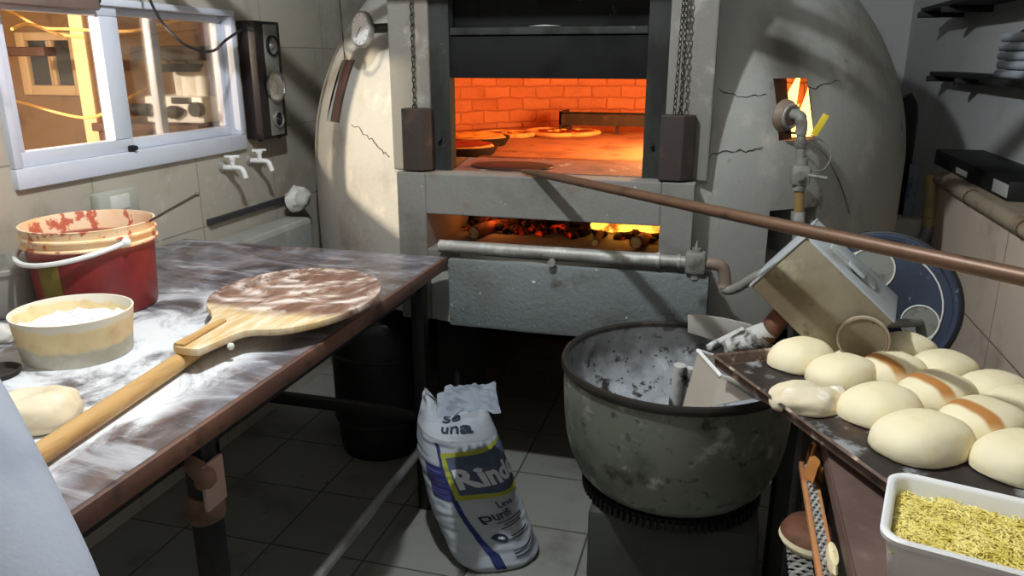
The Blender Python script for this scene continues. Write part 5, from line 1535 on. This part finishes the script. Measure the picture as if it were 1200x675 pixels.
# pvc pipe
q = pt(1088, 265, 3.35); q2 = pt(1092, 206, 3.35)
pv = thing('plastic_pipe', 'yellowed upright plastic pipe with an elbow at the counter end', 'pipe', q)
MB().cyl(q, q2, .024, 18).cyl(q2 - Vector((0, 0, .06)), q2, .029, 18).cyl(q, q + Vector((0, 0, .04)), .029, 18).build('upright', 'pvc', pv)
MB().tube(curve_pts([q, q - Vector((.01, 0, .06)), q - Vector((.06, .02, .09)), q - Vector((.16, .04, .10))], 6), .028, 14).build('elbow', 'galv', pv)
# standing blue white strip, white block, black flue behind the oven
q = pt(1063, 254, 3.45); q2 = pt(1063, 190, 3.45)
blk = thing('white_block', 'chalky white block behind the belt guard beside the oven', 'block', q)
zt_b = q.z
MB().rbox((q.x - .055, q.y - .05, 0), (q.x + .07, q.y + .06, zt_b), .012).build('block', 'offwhite', blk)
st = thing('blue_strip', 'narrow blue and white strip standing upright on the chalky block', 'strip', q)
MB().rbox((q.x - .02, q.y - .01, zt_b), (q.x + .018, q.y + .01, q2.z), .003).build('strip', 'bluestrip', st)
q3 = pt(1059, 190, 3.6); q4 = pt(1057, 112, 3.6)
fl_ = thing('black_flue', 'black round pipe standing in the gap between oven and right wall', 'pipe', (q3.x + .03, q3.y, 0))
MB().tube([(q3.x - .01, q3.y, 0), (q3.x - .01, q3.y, q4.z - .10), (q3.x - .018, q3.y, q4.z - .04), (q3.x - .04, q3.y, q4.z)], [.045, .045, .042, .036], 20).build('flue', 'black', fl_)
# shelves at the upper right
s1a = px(1116, 8, WR); s1z = s1a.z
def shelf(z, y0, y1, name, label, depth):
    t = thing(name, label, 'shelf', (WR, (y0 + y1) / 2, z))
    MB().rbox((WR - depth, y0, z), (WR, y1, z + .022), .003).build('board', 'garlic', t)
    return t
yA = px(1122, 14, WR - .02).y
zA = px(1122, 14, WR - .02).z
t = shelf(zA, .9, yA, 'wall_shelf', 'upper dark shelf at the top right of the right wall', .20)
for yy_ in (yA - .05, yA - .55):
    MB().rbox((WR - .22, yy_ - .012, zA - .03), (WR, yy_ + .012, zA), .003).build('bracket', 'black', t)
pB = px(1117, 62, WR - .02)
pB.z = 1.455
pq = px(1170, 88, WR - .25)
t = shelf(pB.z - .02, .9, pq.y + .08, 'wall_shelf', 'lower dark shelf carrying the folded white cloths', .29)
MB().rbox((WR - .12, pq.y + .08, pB.z - .02), (WR, pB.y, pB.z + .002), .003).build('narrow_board', 'garlic', t)
for yy_ in (pB.y - .04, pB.y - .60):
    MB().rbox((WR - .14, yy_ - .012, pB.z - .05), (WR, yy_ + .012, pB.z - .02), .003).build('bracket', 'black', t)
zs_ = pB.z + .002
q = pz(1186, 88, zs_); 
yc_ = max(1.2, q.y)
xc_ = WR - .13
pc0 = px(1170, 88, WR - .25)
for k_ in range(5):
    lab = ['lowest folded white cloth in the stack on the right shelf', 'second folded white cloth from the bottom of the stack', 'middle folded white cloth of the stack', 'second folded white cloth from the top of the stack', 'topmost folded white cloth of the stack on the right shelf'][k_]
    hcl = .030
    o = MB().rbox((WR - .27, pc0.y - .36 + .006 * (k_ % 2), zs_ + k_ * hcl), (WR - .02, pc0.y - .006 * ((k_ * 2) % 3), zs_ + k_ * hcl + hcl - .002), .012, 3).build('folded_cloth', 'whitecloth')
    tag(o, lab, 'cloth', 'folded white cloths on the lower shelf')
pb0 = px(1150, 52, WR - .10)
bgm = MB().tube(curve_pts([(WR - .10, pc0.y + .34, zs_ + .02), (WR - .12, pc0.y + .24, zs_ + .09), (WR - .12, pc0.y + .12, zs_ + .13), (WR - .12, pc0.y + .03, zs_ + .14)], 6), [.02 + .035 * math.sin(PI * (i_ + 1) / 21) for i_ in range(19)], 16)
tag(bgm.build('black_bag', 'black'), 'black soft bag lying beside the folded cloths on the shelf', 'bag')

# ------------------------------------------------------------------ the baker at the left edge
E1 = ray(0, 465); E2 = ray(110, 675)
tA = .66
A_ = EYE + E1 * tA; B_ = EYE + E2 * (tA - .06)
ar = .062
nrm_ = E1.cross(E2).normalized()
right = Vector((math.cos(PS), math.sin(PS), 0))
if nrm_.dot(right) > 0: nrm_ = -nrm_
A2 = A_ + nrm_ * (ar * .95); B2 = B_ + nrm_ * (ar * .90)
dv = (B2 - A2).normalized()
sh_r = A2 - dv * .07
el_r = B2 + dv * .06
pe = thing('person', 'person in a white long sleeved shirt cut off at the lower left edge', 'person', (sh_r.x - .17, sh_r.y - .10, 0))
def skin_body(name, verts, edges, radii, m, parent, sub=2):
    me = bpy.data.meshes.new(name); me.from_pydata([tuple(v) for v in verts], edges, [])
    o = bpy.data.objects.new(name, me); COL.objects.link(o)
    sk_ = o.modifiers.new('skin', 'SKIN'); sk_.use_smooth_shade = True
    o.modifiers.new('sub', 'SUBSURF').levels = sub
    for i, r in enumerate(radii):
        rr_ = r if hasattr(r, '__len__') else (r, r)
        me.skin_vertices[0].data[i].radius = rr_
    me.skin_vertices[0].data[0].use_root = True
    dg = bpy.context.evaluated_depsgraph_get()
    ev = bpy.data.meshes.new_from_object(o.evaluated_get(dg))
    bpy.data.objects.remove(o)
    g = MB().add([v.co.copy() for v in ev.vertices], [list(p.vertices) for p in ev.polygons])
    bpy.data.meshes.remove(ev)
    return g.build(name, m, parent, True, angle=80)
sx_, sy_, sz_ = sh_r
sh_l = Vector((sx_ - .35, sy_ - .02, sz_ + .01))
chest = Vector((sx_ - .175, sy_ - .03, sz_ - .04)); neck = chest + Vector((-.0, .01, .09)); headb = neck + Vector((0, .03, .07)); headt = headb + Vector((0, .02, .12))
waist = Vector((chest.x, chest.y - .06, .98)); pel = Vector((chest.x, chest.y - .09, .84))
hipr = pel + Vector((.085, 0, -.04)); hipl = pel + Vector((-.085, 0, -.04))
hipr.x = min(hipr.x, hipr.x)
kr = Vector((hipr.x + .02, hipr.y + .02, .46)); klf = Vector((hipl.x, hipl.y + .02, .46))
fr_ = Vector((kr.x, kr.y - .03, .08)); fl2 = Vector((klf.x, klf.y - .03, .08))
tr_ = fr_ + Vector((0, .14, -.045)); tl2 = fl2 + Vector((0, .14, -.045))
fore = Vector((el_r.x - .02, el_r.y + .14, el_r.z - .20)); 
ell = sh_l + Vector((-.06, .05, -.27)); forl = ell + Vector((.03, .10, -.20))
V_ = [pel, waist, chest, neck, headb, headt, sh_r, el_r, fore, sh_l, ell, forl, hipr, kr, fr_, tr_, hipl, klf, fl2, tl2]
E_ = [(0, 1), (1, 2), (2, 3), (3, 4), (4, 5), (2, 6), (6, 7), (7, 8), (2, 9), (9, 10), (10, 11), (0, 12), (12, 13), (13, 14), (14, 15), (0, 16), (16, 17), (17, 18), (18, 19)]
Rr = [(.13, .10), (.12, .095), (.13, .10), .052, (.075, .085), (.07, .08), .055, .040, .028, .055, .040, .028, .08, .055, .038, .035, .08, .055, .038, .035]
body = skin_body('body', V_, E_, Rr, 'skin', pe)
# shirt
fw = el_r.lerp(fore, .85); fwl = ell.lerp(forl, .85)
V_ = [waist, pel + Vector((0, 0, .02)), chest, chest + Vector((0, 0, .05)), sh_r, A2, B2, el_r, fw, sh_l, ell, fwl]
E_ = [(0, 1), (0, 2), (2, 3), (2, 4), (4, 5), (5, 6), (6, 7), (7, 8), (2, 9), (9, 10), (10, 11)]
Rr = [(.145, .115), (.15, .12), (.15, .12), .085, ar + .012, ar + .01, ar + .004, .056, .042, .072, .054, .042]
skin_body('shirt', V_, E_, Rr, 'whitecloth', pe, 3)
V_ = [pel, hipr, kr, fr_ + Vector((0, 0, .03)), hipl, klf, fl2 + Vector((0, 0, .03)), pel + Vector((0, 0, .06))]
E_ = [(0, 1), (1, 2), (2, 3), (0, 4), (4, 5), (5, 6), (0, 7)]
skin_body('trousers', V_, E_, [(.145, .115), .092, .068, .056, .092, .068, .056, (.14, .11)], 'trousers', pe)
MB().sphere((headb.x, headb.y - .005, headb.z + .075), (.092, .105, .105), 24, 16, lambda p: Vector((p.x, p.y if p.y < .45 else .45, max(p.z, -.25 - .6 * (p.y < -.2))))).build('hair', 'hair', pe)
MB().sphere((headb.x, headb.y + .105, headb.z + .05), (.014, .02, .022), 12, 8).build('nose', 'skin', pe)
for s_ in (-1, 1):
    MB().sphere((headb.x + s_ * .032, headb.y + .088, headb.z + .075), (.012, .010, .009), 12, 8).build('eye', 'white', pe)
    MB().sphere((headb.x + s_ * .082, headb.y + .015, headb.z + .06), (.012, .022, .03), 12, 8).build('ear', 'skin', pe)
def hand(wrist, d, parent, side):
    d = d.normalized(); s_ = d.cross(Vector((0, 0, 1))).normalized() * side; up = s_.cross(d)
    pal = wrist + d * .085
    V = [wrist, wrist + d * .045, pal]; E = [(0, 1), (1, 2)]; R = [(.024, .024), (.034, .018), (.036, .015)]
    for k_, (o_, L_) in enumerate(((-.028, .068), (-.0095, .078), (.0095, .073), (.027, .056))):
        b = pal + s_ * o_ * .9
        i_ = len(V)
        V += [b + d * .012, b + d * (.012 + L_ * .45) + up * -.004 * side, b + d * (.012 + L_ * .85) + up * -.018 * side]
        E += [(2, i_), (i_, i_ + 1), (i_ + 1, i_ + 2)]; R += [.0095, .0085, .0075]
    i_ = len(V); b = wrist + d * .035 - s_ * .03
    V += [b, b + d * .03 - s_ * .022, b + d * .055 - s_ * .028]; E += [(1, i_), (i_, i_ + 1), (i_ + 1, i_ + 2)]; R += [.012, .0105, .009]
    return skin_body('hand', V, E, R, 'skin', parent)
hand(fore, fore - el_r, pe, 1); hand(forl, forl - ell, pe, -1)
